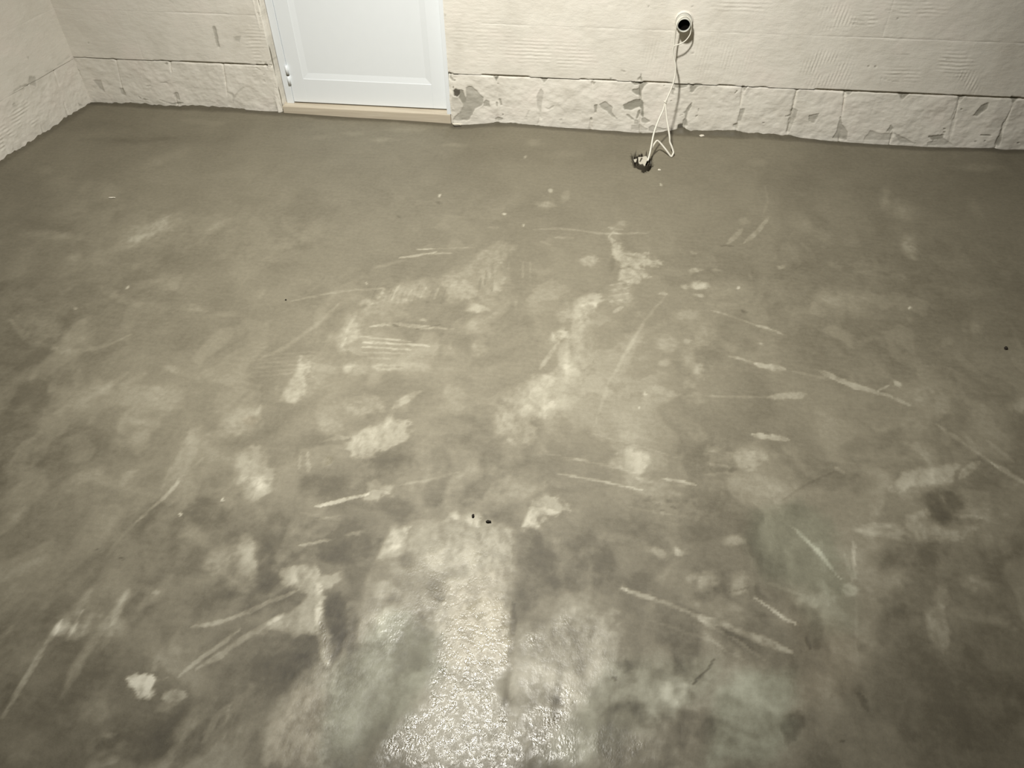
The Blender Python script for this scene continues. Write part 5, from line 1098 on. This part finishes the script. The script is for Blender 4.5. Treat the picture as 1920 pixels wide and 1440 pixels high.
def build_floor():
    xs = np.concatenate([np.linspace(-3.6, -3.02, 8), np.arange(-3.0, 2.1, 0.005), np.linspace(2.12, 4.7, 16)])
    ys = np.concatenate([np.linspace(-3.6, 0.22, 24), np.arange(0.25, D + 0.06, 0.005)])
    X, Y = np.meshgrid(xs, ys)
    ch = paint(FLOOR_MARKS, X, Y, 'pgrs')
    near = 1 - sstep(1.1, 2.4, Y)
    mid = 1 - sstep(2.2, 3.0, Y)
    wx = X + (fbm(X * 5, Y * 5, 21, 3) - 0.5) * 0.15; wy = Y + (fbm(X * 5, Y * 5, 25, 3) - 0.5) * 0.15
    cloud = fbm(wx * 3.2, wy * 2.4, 31, 4) - 0.5
    mott = fbm(wx * 9, wy * 7, 41, 5) - 0.5
    patch = sstep(0.50, 0.60, fbm(wx * 6.5, wy * 5, 51, 5)) - 0.35
    tone = 0.318 + cloud * (0.10 + 0.06 * near) + mott * (0.06 + 0.17 * near) + patch * (0.085 * near + 0.02 * mid)
    scrap = sstep(0.56, 0.66, fbm(wx * 17, wy * 12, 57, 5)) * sstep(0.42, 0.6, fbm(X * 4, Y * 4, 59, 3))
    fine_m = fbm(wx * 17, wy * 13, 141, 6)
    fine_m = (sstep(0.36, 0.64, fine_m) - 0.5) * 0.7 + (fbm(X * 60, Y * 45, 151, 4) - 0.5) * 0.8
    lower = 1 - sstep(0.95, 1.55, Y)
    tone = tone + fine_m * (0.015 + 0.135 * lower + 0.035 * mid) * (0.5 + 0.9 * sstep(0.35, 0.6, fbm(X * 3, Y * 3, 161, 2)))
    tone = tone + scrap * 0.06 * mid * sstep(-2.2, -1.2, X)
    tone = tone + ch['p']
    # darker fillet where the screed meets the walls
    dwall = D - Y
    ez = np.interp(X, EDGE_X, EDGE_Z)
    dl = (X - CORNER[0]) * NL[0] + (Y - CORNER[1]) * NL[1]
    up = np.maximum(ez + (fbm(X * 40, X * 0, 61, 3) - 0.5) * 0.010, 0); dn = np.minimum(ez, 0)
    Z = up * (1 - sstep(0.0, 0.035, dwall)) + dn * (1 - sstep(0.02, 0.28, dwall))
    Z = Z + (fbm(X * 2.2, Y * 2.2, 71, 3) - 0.5) * 0.006 * sstep(0.02, 0.3, dwall) + (mott * 0.0016)
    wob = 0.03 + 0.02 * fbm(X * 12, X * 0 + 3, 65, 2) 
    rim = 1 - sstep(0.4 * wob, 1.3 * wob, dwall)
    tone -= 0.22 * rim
    Zl = (fbm(Y * 30, Y * 0 + 9, 67, 3) - 0.4) * 0.02
    rl = 1 - sstep(0.0, 0.03, dl)
    Z += Zl * rl
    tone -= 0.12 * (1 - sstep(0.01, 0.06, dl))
    hole = poly_mask(HOLE, X, Y, 0.006, 0.02)
    Z -= hole * 0.045
    tone -= hole * 0.20
    g = ch['g']; s = ch['s'] * (0.55 + 0.9 * np.clip(patch + 0.35, 0, 1)) ; s = np.clip(s + ch['p'] * 0.3 * near * (ch['s'] > 0.05), 0, 1)
    co = np.stack([X, Y, Z], -1)
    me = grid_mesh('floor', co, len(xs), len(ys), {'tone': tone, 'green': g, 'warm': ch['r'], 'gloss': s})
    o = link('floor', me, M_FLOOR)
    tag(o, 'smeared grey cement screed floor with pale scraped patches', kind='structure')
    return o
floor = build_floor()

# ------------------------------------------------------------------ walls made of plastered blocks
def relief(U, V, marks, low):
    ch = paint(marks, U, V, 'pthv')
    bare = ch['p']
    n = fbm(U * 9, V * 9, 81, 4) - 0.5
    n2 = fbm(U * 34, V * 45, 85, 3) - 0.5
    h = np.where(low, n * 0.013 + n2 * 0.0040, n * 0.0045 + n2 * 0.0016)
    wv = (fbm(U * 12, V * 12, 91, 3) - 0.5) * 2.2
    brk = sstep(0.30, 0.55, fbm(U * 22, V * 22, 95, 3))
    h = h + 0.0019 * ch['h'] * brk * np.sin(V * 2 * math.pi / 0.0150 + wv * 2) + 0.0016 * ch['v'] * brk * np.sin((U - 0.12 * V) * 2 * math.pi / 0.0135 + wv)
    h = h - 0.003 * sstep(0.15, 0.5, bare)
    return h, bare, ch['t']

def block(parent, marks, to_world, ub, ut, vb, vt, low, depth, step, mat, flip=False, seed=0, lift=0.003, fold=False):
    """one plastered block face as a relief; ub/ut = (left, right) at its bottom and top"""
    nu = max(6, int((ub[1] - ub[0]) / step)); nv = max(6, int((vt - vb) / step))
    s = np.linspace(0, 1, nu); t = np.linspace(0, 1, nv)
    S, T = np.meshgrid(s, t)
    U = (ub[0] + (ut[0] - ub[0]) * T) * (1 - S) + (ub[1] + (ut[1] - ub[1]) * T) * S
    V = vb + (vt - vb) * T
    h, bare, stain = relief(U, V, marks, low)
    w = ub[1] - ub[0]; hh = vt - vb
    rag = (fbm(U * 30, V * 30, 101, 3) - 0.5)
    ex = np.minimum(S, 1 - S) * w; eyt = (1 - T) * hh; eyb = T * hh
    rw = 0.010 if low else 0.006
    exn = ex + rag * 0.014; etn = eyt + rag * 0.008; ebn = eyb + rag * 0.008
    fx = 1 - sstep(0.0, rw, exn); ft = 1 - sstep(0.0, rw, etn); fb = 1 - sstep(0.0, rw * 0.7, ebn)
    vary = np.clip(3.2 * (fbm(V * 9, U * 4, 111, 2) - 0.36), 0.0, 1.3)
    along = np.clip(4.0 * (fbm(U * 7, V * 0, 115, 3) - 0.38), 0.0, 1.2)     # the joint is smeared shut in places
    rec = np.maximum(fx * depth[0] * vary, ft * depth[1] * (0.35 + along))
    if low:   # rounded upper corners leave little gaps under the course above
        rc = 0.020
        cr = np.hypot(np.maximum(rc - ex, 0), np.maximum(rc - eyt, 0))
        rec = np.maximum(rec, 0.007 * np.minimum(1, vary * 1.5) * sstep(rc * 0.75, rc * 1.2, cr + rag * 0.006))
    else:
        rec = np.maximum(rec, fb * depth[2] * along)
    h = h - rec + (0.0 if low else lift)
    # upper and lower borders fold back so the piece has thickness; neighbours meet along the sides
    if low: h[0, :] = -0.03
    h[-1, :] = np.minimum(h[-1, :], -0.012) if low else h[-1, :]
    if not low and fold: h[0, :] = h[0, :] - 0.014 * sstep(0.0, 0.5, along[0])
    bare = np.maximum(bare, 0.22 * sstep(0.005, 0.008, rec)) if low else bare
    co = to_world(U, V, h)
    me = grid_mesh('block', co, nu, nv, {'bare': bare, 'stain': stain}, flip)
    o = link('block', me, mat)
    return put(o, parent)

def back_world(U, V, h): return np.stack([U, D - h, V], -1)
def left_world(U, V, h): return np.stack([CORNER[0] + UL[0] * U + NL[0] * h, CORNER[1] + UL[1] * U + NL[1] * h, V], -1)

DOOR_L, DOOR_R, DOOR_T = -1.622, -0.797, 2.08
rng = random.Random(4)

# --- back wall: backing with the door opening, plain plaster higher up
bm = bmesh.new()
box(bm, -2.95, DOOR_L, D + 0.012, D + 0.22, -0.06, 2.8)
box(bm, DOOR_R, 4.7, D + 0.012, D + 0.22, -0.06, 2.8)
box(bm, DOOR_L, DOOR_R, D + 0.012, D + 0.22, DOOR_T, 2.8)
wall_back = bm_obj('wall_back', bm, M_MORTAR)
tag(wall_back, 'white plastered block wall with a door and a pipe outlet', kind='structure')
TOPC = 0.661
bm = bmesh.new()
box(bm, -2.75, DOOR_L, D - 0.004, D + 0.02, TOPC, 2.8)
box(bm, DOOR_R, 4.7, D - 0.004, D + 0.02, TOPC, 2.8)
box(bm, DOOR_L, DOOR_R, D - 0.004, D + 0.02, DOOR_T, 2.8)
put(bm_obj('plaster_coat', bm, M_PLAIN), wall_back)
xl = CORNER[0] - 0.02
# first course
segs = [((xl, xl), JOINTS_L[0])] + [(JOINTS_L[i], JOINTS_L[i + 1]) for i in range(2)] + [(JOINTS_L[2], (DOOR_L, DOOR_L))]
segs += [((DOOR_R, DOOR_R), JOINTS_R[0])] + [(JOINTS_R[i], JOINTS_R[i + 1]) for i in range(len(JOINTS_R) - 1)]
last = JOINTS_R[-1]
for k in range(13):
    nx = (last[0] + 0.226, last[1] + 0.226); segs.append((last, nx)); last = nx
for i, (a, b) in enumerate(segs):
    faint = 0.35 if b[0] < DOOR_L + 0.01 else 1.0
    st = 0.003 if a[0] < 1.75 else 0.008
    block(wall_back, WALL_MARKS, back_world, (a[0], b[0]), (a[1], b[1]), -0.035, H1, True, (0.005 * faint, 0.006), st, M_WALL, seed=i)
# upper courses: longer blocks, joints nearly plastered over
def course(v0, v1, start, seed, fold):
    for (x0, x1) in ((xl, DOOR_L), (DOOR_R, 4.6)):
        cuts = [x0]; x = x0 + start
        while x < x1 - 0.12: cuts.append(x); x += 0.60 + rng.uniform(-0.02, 0.02)
        cuts.append(x1)
        for a, b in zip(cuts, cuts[1:]):
            st = 0.0038 if a < 1.8 else 0.012
            block(wall_back, WALL_MARKS, back_world, (a, b), (a + 0.001, b + 0.001), v0, v1, False, (0.0006, 0.0016, 0.0012), st, M_WALL, seed=seed + a, fold=fold)
course(H1, H2, 0.38, 31, True)
course(H2, TOPC, 0.62, 47, False)

# --- left wall
bm = bmesh.new()
LEN = 7.0
def lw_box(bm, h0, h1, u0, u1, v0, v1):
    pts = []
    for v in (v0, v1):
        for (u, h) in ((u0, h0), (u1, h0), (u1, h1), (u0, h1)):
            pts.append(bm.verts.new((CORNER[0] + UL[0] * u + NL[0] * h, CORNER[1] + UL[1] * u + NL[1] * h, v)))
    for f in ((0, 1, 2, 3), (7, 6, 5, 4), (0, 4, 5, 1), (1, 5, 6, 2), (2, 6, 7, 3), (3, 7, 4, 0)):
        bm.faces.new([pts[i] for i in f])
lw_box(bm, -0.20, -0.012, -0.1, LEN, -0.06, 2.8)
wall_left = bm_obj('wall_left', bm, M_MORTAR)
tag(wall_left, 'white plastered block wall along the left side', kind='structure')
bm = bmesh.new(); lw_box(bm, -0.02, 0.004, -0.02, LEN, TOPC, 2.8)
put(bm_obj('plaster_coat', bm, M_PLAIN), wall_left)
cuts = [-0.012, 0.155, 0.330, 0.560]
while cuts[-1] < 1.6: cuts.append(cuts[-1] + 0.226)
for i, (a, b) in enumerate(zip(cuts, cuts[1:])):
    block(wall_left, LEFT_MARKS, left_world, (a + (0.02 if i else 0), b + 0.02), (a - (0.02 if i else 0), b - 0.02), -0.03, 0.225 - 0.012 * min(a, 0.6), True, (0.003, 0.004), 0.003, M_WALL, True, seed=i + 70)
block(wall_left, LEFT_MARKS, left_world, (cuts[-1], LEN), (cuts[-1], LEN), -0.03, H1, True, (0.003, 0.005), 0.02, M_WALL, True, seed=90)
for v0, v1, st0 in ((0.214, H2, 0.5), (H2, TOPC, 0.3)):
    cs = [-0.012, st0, st0 + 0.6, st0 + 1.2, LEN]
    for a, b in zip(cs, cs[1:]):
        block(wall_left, LEFT_MARKS, left_world, (a, b), (a, b), v0, v1, False, (0.0006, 0.0016, 0.0012), 0.005 if a < 1 else 0.012, M_WALL, True, seed=a * 3 + 7)

# --- the rest of the room, out of the frame
tag(box_obj('wall_right', 4.6, 4.8, -3.6, D + 0.2, -0.06, 2.8, M_PLAIN), 'plain plastered wall on the right side', kind='structure')
tag(box_obj('wall_front', -3.6, 4.7, -3.8, -3.6, -0.06, 2.8, M_PLAIN), 'plain plastered wall behind the viewer', kind='structure')
tag(box_obj('ceiling', -3.7, 4.8, -3.8, D + 0.2, 2.8, 2.95, M_CEIL), 'bare concrete ceiling', kind='structure')

# ------------------------------------------------------------------ door
YL = D + 0.035                     # face of the leaf
XL, XR, ZB = -1.568, -0.8165, 0.0375
door = empty('door_1', ((XL + XR) / 2, YL, 0))
tag(door, 'white panelled interior door above a pale wooden threshold', kind='structure')
leaf = empty('door_leaf', ((XL + XR) / 2, YL, ZB)); put(leaf, door)
PL, PR, PB, ZT = -1.500, -0.886, 0.150, 2.04
leaf.matrix_parent_inverse = Matrix.Identity(4); leaf.location = (0, 0, ZB)
def leaf_part(name, x0, x1, y0, y1, z0, z1, bev=0.0012):
    bm = bmesh.new(); ox, oy, oz = (XL + XR) / 2, YL, ZB
    box(bm, x0 - ox, x1 - ox, y0 - oy, y1 - oy, z0 - oz, z1 - oz, bev)
    return bm_obj(name, bm, M_DOOR, leaf)
leaf_part('stile', XL, PL, YL, YL + 0.038, ZB, ZT)
leaf_part('stile', PR, XR, YL, YL + 0.038, ZB, ZT)
leaf_part('bottom_rail', PL, PR, YL, YL + 0.038, ZB, PB)
leaf_part('top_rail', PL, PR, YL, YL + 0.038, ZT - 0.11, ZT)
leaf_part('panel', PL - 0.004, PR + 0.004, YL + 0.0062, YL + 0.030, PB - 0.004, ZT - 0.106)
def moulding(p, q, r, s):
    """sloped bead from the rail edge down to the sunk panel; four corners"""
    bm = bmesh.new(); ox, oy, oz = (XL + XR) / 2, YL, ZB
    back = [(a[0], YL + 0.022, a[2]) for a in (p, q, r, s)]
    vs_ = [bm.verts.new((a[0] - ox, a[1] - oy, a[2] - oz)) for a in (p, q, r, s)] + [bm.verts.new((a[0] - ox, a[1] - oy, a[2] - oz)) for a in back]
    for f in ((0, 1, 2, 3), (7, 6, 5, 4), (0, 4, 5, 1), (1, 5, 6, 2), (2, 6, 7, 3), (3, 7, 4, 0)): bm.faces.new([vs_[k] for k in f])
    return bm_obj('moulding', bm, M_DOOR, leaf)
mw = 0.026; y0, y1 = YL + 0.0015, YL + 0.0060
zt = ZT - 0.11
moulding((PL, y0, PB), (PR, y0, PB), (PR - mw, y1, PB + mw), (PL + mw, y1, PB + mw))
moulding((PL, y0, PB), (PL + mw, y1, PB + mw), (PL + mw, y1, zt - mw), (PL, y0, zt))
moulding((PR - mw, y1, PB + mw), (PR, y0, PB), (PR, y0, zt), (PR - mw, y1, zt - mw))
moulding((PL + mw, y1, zt - mw), (PR - mw, y1, zt - mw), (PR, y0, zt), (PL, y0, zt))
def door_part(name, x0, x1, y0_, y1_, z0, z1, mat, bev=0.0015):
    bm = bmesh.new(); o = door.location
    box(bm, x0 - o.x, x1 - o.x, y0_ - o.y, y1_ - o.y, z0 - o.z, z1 - o.z, bev)
    return bm_obj(name, bm, mat, door)
door_part('jamb', XL - 0.036, XL - 0.0015, YL - 0.004, YL + 0.07, 0.030, 2.06, M_DOOR)
door_part('jamb', XR + 0.003, DOOR_R + 0.002, D - 0.004, YL + 0.07, 0.030, 2.06, M_DOOR)
door_part('head_jamb', XL - 0.036, DOOR_R, YL - 0.004, YL + 0.07, ZT + 0.003, 2.078, M_DOOR)
door_part('backing', XL, XR, YL + 0.045, YL + 0.06, -0.03, 2.04, M_DARK, 0)
door_part('threshold', DOOR_L + 0.006, DOOR_R - 0.001, D - 0.006, YL + 0.10, -0.04, 0.0305, M_WOOD, 0.003)
# hinge: two knuckles on the left seam
hinge = empty('hinge', (0, 0, 0)); hinge.parent = door
hx, hy = XL - 0.001 - door.location.x, -0.006
for za, zb in ((0.171, 0.212), (0.124, 0.164)):
    bm = bmesh.new(); r = bmesh.ops.create_cone(bm, cap_ends=True, segments=14, radius1=0.0075, radius2=0.0075, depth=zb - za)
    for v in r['verts']: v.co += Vector((hx, hy, (za + zb) / 2))
    bm_obj('knuckle', bm, M_DOOR, hinge, True)
bm = bmesh.new(); r = bmesh.ops.create_cone(bm, cap_ends=True, segments=12, radius1=0.0066, radius2=0.0066, depth=0.080)
for v in r['verts']: v.co += Vector((hx, hy, 0.168))
bm_obj('hinge_pin', bm, M_BOX, hinge, True)
# plaster reveal on the left of the opening: rounded, lumpy
def reveal():
    n, k = 90, 14
    zz = np.linspace(-0.03, TOPC + 0.02, n); a = np.linspace(0, 1, k)
    A, Zz = np.meshgrid(a, zz)
    lump = (fbm(Zz * 14, A * 2, 131, 3) - 0.5) * 0.010
    ang = A * math.pi / 2
    R = 0.020
    x = DOOR_L - 0.020 + R * np.sin(ang) + lump * np.sin(ang)
    y = D + 0.016 - R * np.cos(ang) - lump * np.cos(ang)
    x = np.where(A > 0.99, DOOR_L + 0.012 + lump * 0.6, x); y = np.where(A > 0.99, YL + 0.02, y)
    _, bare, stain = relief(np.full_like(x, DOOR_L), Zz, WALL_MARKS, np.ones_like(x, bool))
    co = np.stack([x - 0, y, Zz], -1)
    me = grid_mesh('plaster_reveal', co, k, n, {'bare': bare * 0.6, 'stain': stain})
    return put(link('plaster_reveal', me, M_WALL), wall_back)
reveal()
bm = bmesh.new(); box(bm, DOOR_L - 0.01, DOOR_L + 0.008, D + 0.0, YL + 0.03, TOPC, DOOR_T)
put(bm_obj('plaster_reveal', bm, M_PLAIN), wall_back)

# ------------------------------------------------------------------ pipe outlet
pipe = empty('pipe_outlet', (PIPE[0], D, PIPE[2]))
tag(pipe, 'short white plastic pipe end sticking out of the wall', 'pipe')
def ring(name, r_out, r_in, ya, yb, mat, seg=40):
    bm = bmesh.new(); L = []
    for (r_, y_) in ((r_out, ya), (r_out, yb + 0.001), (r_out - 0.0008, yb), (r_in + 0.0008, yb), (r_in, yb + 0.001), (r_in, ya)):
        L.append([bm.verts.new((r_ * math.cos(2 * math.pi * k / seg), y_, r_ * math.sin(2 * math.pi * k / seg))) for k in range(seg)])
    for a, b in zip(L, L[1:] + L[:1]):
        for k in range(seg): bm.faces.new((a[k], a[(k + 1) % seg], b[(k + 1) % seg], b[k]))
    return bm_obj(name, bm, mat, pipe, True)
ring('tube', 0.0265, 0.0238, 0.010, -0.062, M_PVC)
ring('collar', 0.0315, 0.0262, 0.010, -0.026, M_PVC)
ring('collar_lip', 0.0330, 0.0262, -0.020, -0.027, M_PVC)
bm = bmesh.new(); r = bmesh.ops.create_cone(bm, cap_ends=True, segments=32, radius1=0.0237, radius2=0.0237, depth=0.012)
for v in r['verts']: v.co = Vector((v.co.x, v.co.z - 0.026, v.co.y))
bm_obj('bore_shade_plug', bm, M_DARK, pipe)['label'] = 'black plug painted as shade inside the pipe'  # black plug standing in for the shade deep in the pipe
ring('bore_shade_ring', 0.0237, 0.0230, -0.020, -0.048, M_DARK)  # black ring painting shade onto the pipe's inner wall
# grout around the pipe
def grout():
    n, k = 48, 8
    a = np.linspace(0, 2 * math.pi, n); t = np.linspace(0, 1, k)
    A, T = np.meshgrid(a, t)
    rr = 0.0325 + 0.020 * T * (0.7 + 0.6 * fbm(np.cos(A) * 2 + 5, np.sin(A) * 2 + 5, 141, 2))
    hh = 0.009 * (1 - T) ** 1.6 + (fbm(np.cos(A) * 9 * (1 + T), np.sin(A) * 9 * (1 + T), 145, 2) - 0.5) * 0.004 * (1 - T) - 0.004 * T
    co = np.stack([rr * np.cos(A), -hh, rr * np.sin(A)], -1)
    me = grid_mesh('plaster_grout', co, n, k, {'bare': T * 0, 'stain': T * 0}, True)
    return link('plaster_grout', me, M_WALL, pipe)
grout()

# ------------------------------------------------------------------ cable
cable = empty('electric_cable', tuple(CAB_A[-1][:2]) + (0,))
tag(cable, 'thin white electric cable looped on the pipe and hanging to the floor', 'cable')
off = Vector(cable.location)
def strand(name, pts, r, flat=1.0):
    bm = bmesh.new(); tube(bm, [p - off for p in catmull(pts, 6)], r, 8, flat)
    return bm_obj(name, bm, M_CABLE, cable, True)
def round_pipe(deg, hgt, r=0.0298): return (PIPE[0] + r * math.cos(math.radians(deg)), D - hgt, PIPE[2] + r * math.sin(math.radians(deg)))
strand('loop', [round_pipe(a, 0.036 + 0.010 * k / 8) for k, a in enumerate(range(178, -3, -22))] + CAB_LOOP[4:], 0.0024)
strand('hanging_run', [round_pipe(a, 0.041 + 0.006 * k) for k, a in enumerate((70, 100, 130, 158, 180))] + CAB_UP[3:], 0.0026, 1.4)
strand('strand', CAB_A, 0.0030, 1.2)
strand('strand', CAB_B, 0.0030, 1.3)
kp = Vector(CAB_A[0])
bm = bmesh.new()
tube(bm, [kp - off + Vector((0.0045 * math.cos(a), 0.0045 * math.sin(a), 0.012 * math.sin(a * 0.5) - 0.006)) for a in [k * 2 * math.pi / 24 for k in range(25)]], 0.0028)
bm_obj('knot', bm, M_CABLE, cable, True)

# ------------------------------------------------------------------ floor box in its broken hole
jb = empty('junction_box', (BOX[0], BOX[1], -0.04))
tag(jb, 'dark broken junction box with white tabs sunk in the floor', 'box')
def shard(name, pts, thick, mat):
    """flat broken piece: outline pts (local xyz) thickened along the outline's normal"""
    bm = bmesh.new()
    P = [Vector(p) for p in pts]; n = (P[1] - P[0]).cross(P[2] - P[0]).normalized() * thick
    a = [bm.verts.new(p) for p in P]; b = [bm.verts.new(p + n) for p in P]
    bm.faces.new(a); bm.faces.new(b[::-1])
    for i in range(len(P)): bm.faces.new((a[i], a[(i + 1) % len(P)], b[(i + 1) % len(P)], b[i]))
    return bm_obj(name, bm, mat, jb)
# shell: open round cup with a ragged rim
def cup():
    n, k = 40, 4; bm = bmesh.new(); L = []
    rr = random.Random(3)
    rim = [0.043 + rr.uniform(-0.014, 0.014) for _ in range(n)]
    for lvl in range(4):
        row = []
        for i in range(n):
            a = 2 * math.pi * i / n
            R = 0.040 if lvl < 2 else 0.0365
            z = [0.0, 1, 1, 0.003][lvl]; z = rim[i] if z == 1 else z
            row.append(bm.verts.new((R * math.cos(a), R * 1.25 * math.sin(a), z)))
        L.append(row)
    for a, b in zip(L, L[1:]):
        for i in range(n): bm.faces.new((a[i], a[(i + 1) % n], b[(i + 1) % n], b[i]))
    bm.faces.new(L[3]); bm.faces.new(L[0][::-1])
    return bm_obj('box_shell', bm, M_BOX, jb)
cup()
for tab in TABS:
    shard('white_tab', [(x - BOX[0], y - BOX[1], z) for (x, y), z in tab], 0.003, M_TAB)
shard('dark_splinter', [(-0.034, 0.030, 0.036), (-0.026, 0.030, 0.036), (-0.027, 0.036, 0.078)], 0.003, M_BOX)
shard('dark_splinter', [(-0.014, 0.034, 0.036), (-0.002, 0.034, 0.036), (-0.004, 0.040, 0.066)], 0.003, M_BOX)
shard('dark_splinter', [(0.012, 0.034, 0.036), (0.024, 0.034, 0.036), (0.016, 0.042, 0.076)], 0.003, M_BOX)
shard('dark_splinter', [(-0.004, 0.012, 0.054), (0.002, 0.013, 0.054), (-0.006, -0.018, 0.052), (-0.010, -0.016, 0.052)], 0.002, M_BOX)

# ------------------------------------------------------------------ crumbs lying about
def crumb(name, x, y, sx, sy, sz, mat, label, cat, seed, z=0.0, rot=0.0):
    bm = bmesh.new(); bmesh.ops.create_icosphere(bm, subdivisions=2, radius=1)
    r_ = random.Random(seed)
    for v in bm.verts:
        k = 1 + r_.uniform(-0.22, 0.22)
        v.co = Vector((v.co.x * sx * k, v.co.y * sy * k, max(v.co.z, -0.6) * sz * k))
    o = bm_obj(name, bm, mat)
    o.location = (x, y, z + 0.6 * sz); o.rotation_euler[2] = rot
    return tag(o, label, cat)

crumb('crumb', DEB[0][0], DEB[0][1], 0.005, 0.006, 0.005, M_PEBBLE, 'lone dark crumb on the plain grey floor at far right', 'crumb', 1)
crumb('crumb', DEB[1][0], DEB[1][1], 0.0035, 0.005, 0.004, M_PEBBLE, 'left of two dark crumbs above the glossy pale patch', 'crumb', 2)
crumb('crumb', DEB[2][0], DEB[2][1], 0.0065, 0.0035, 0.004, M_PEBBLE, 'right of two dark crumbs above the glossy pale patch', 'crumb', 3)
crumb('wood_sliver', DEB[3][0], DEB[3][1], 0.014, 0.003, 0.0025, M_CHIP, 'thin pale sliver lying alone on floor near left wall', 'sliver', 4, 0.002, 0.1)
crumb('plaster_crumb', DEB[4][0], DEB[4][1], 0.006, 0.005, 0.003, M_CHIP, 'tiny pale crumb right beside the floor junction box', 'crumb', 5)
crumb('crumb', DEB[5][0], DEB[5][1], 0.003, 0.003, 0.003, M_PEBBLE, 'tiny dark speck on the floor below the door', 'crumb', 6)
crumb('plaster_crumb', DEB[6][0], DEB[6][1] - 0.05, 0.012, 0.008, 0.005, M_CHIP, 'small white plaster bit at wall foot right of cable', 'crumb', 7)
crumb('plaster_flake', DEB[7][0], DEB[7][1] + 0.02, 0.022, 0.008, 0.004, M_CHIP, 'flat white plaster flake at foot of door jamb', 'flake', 8, -0.008)
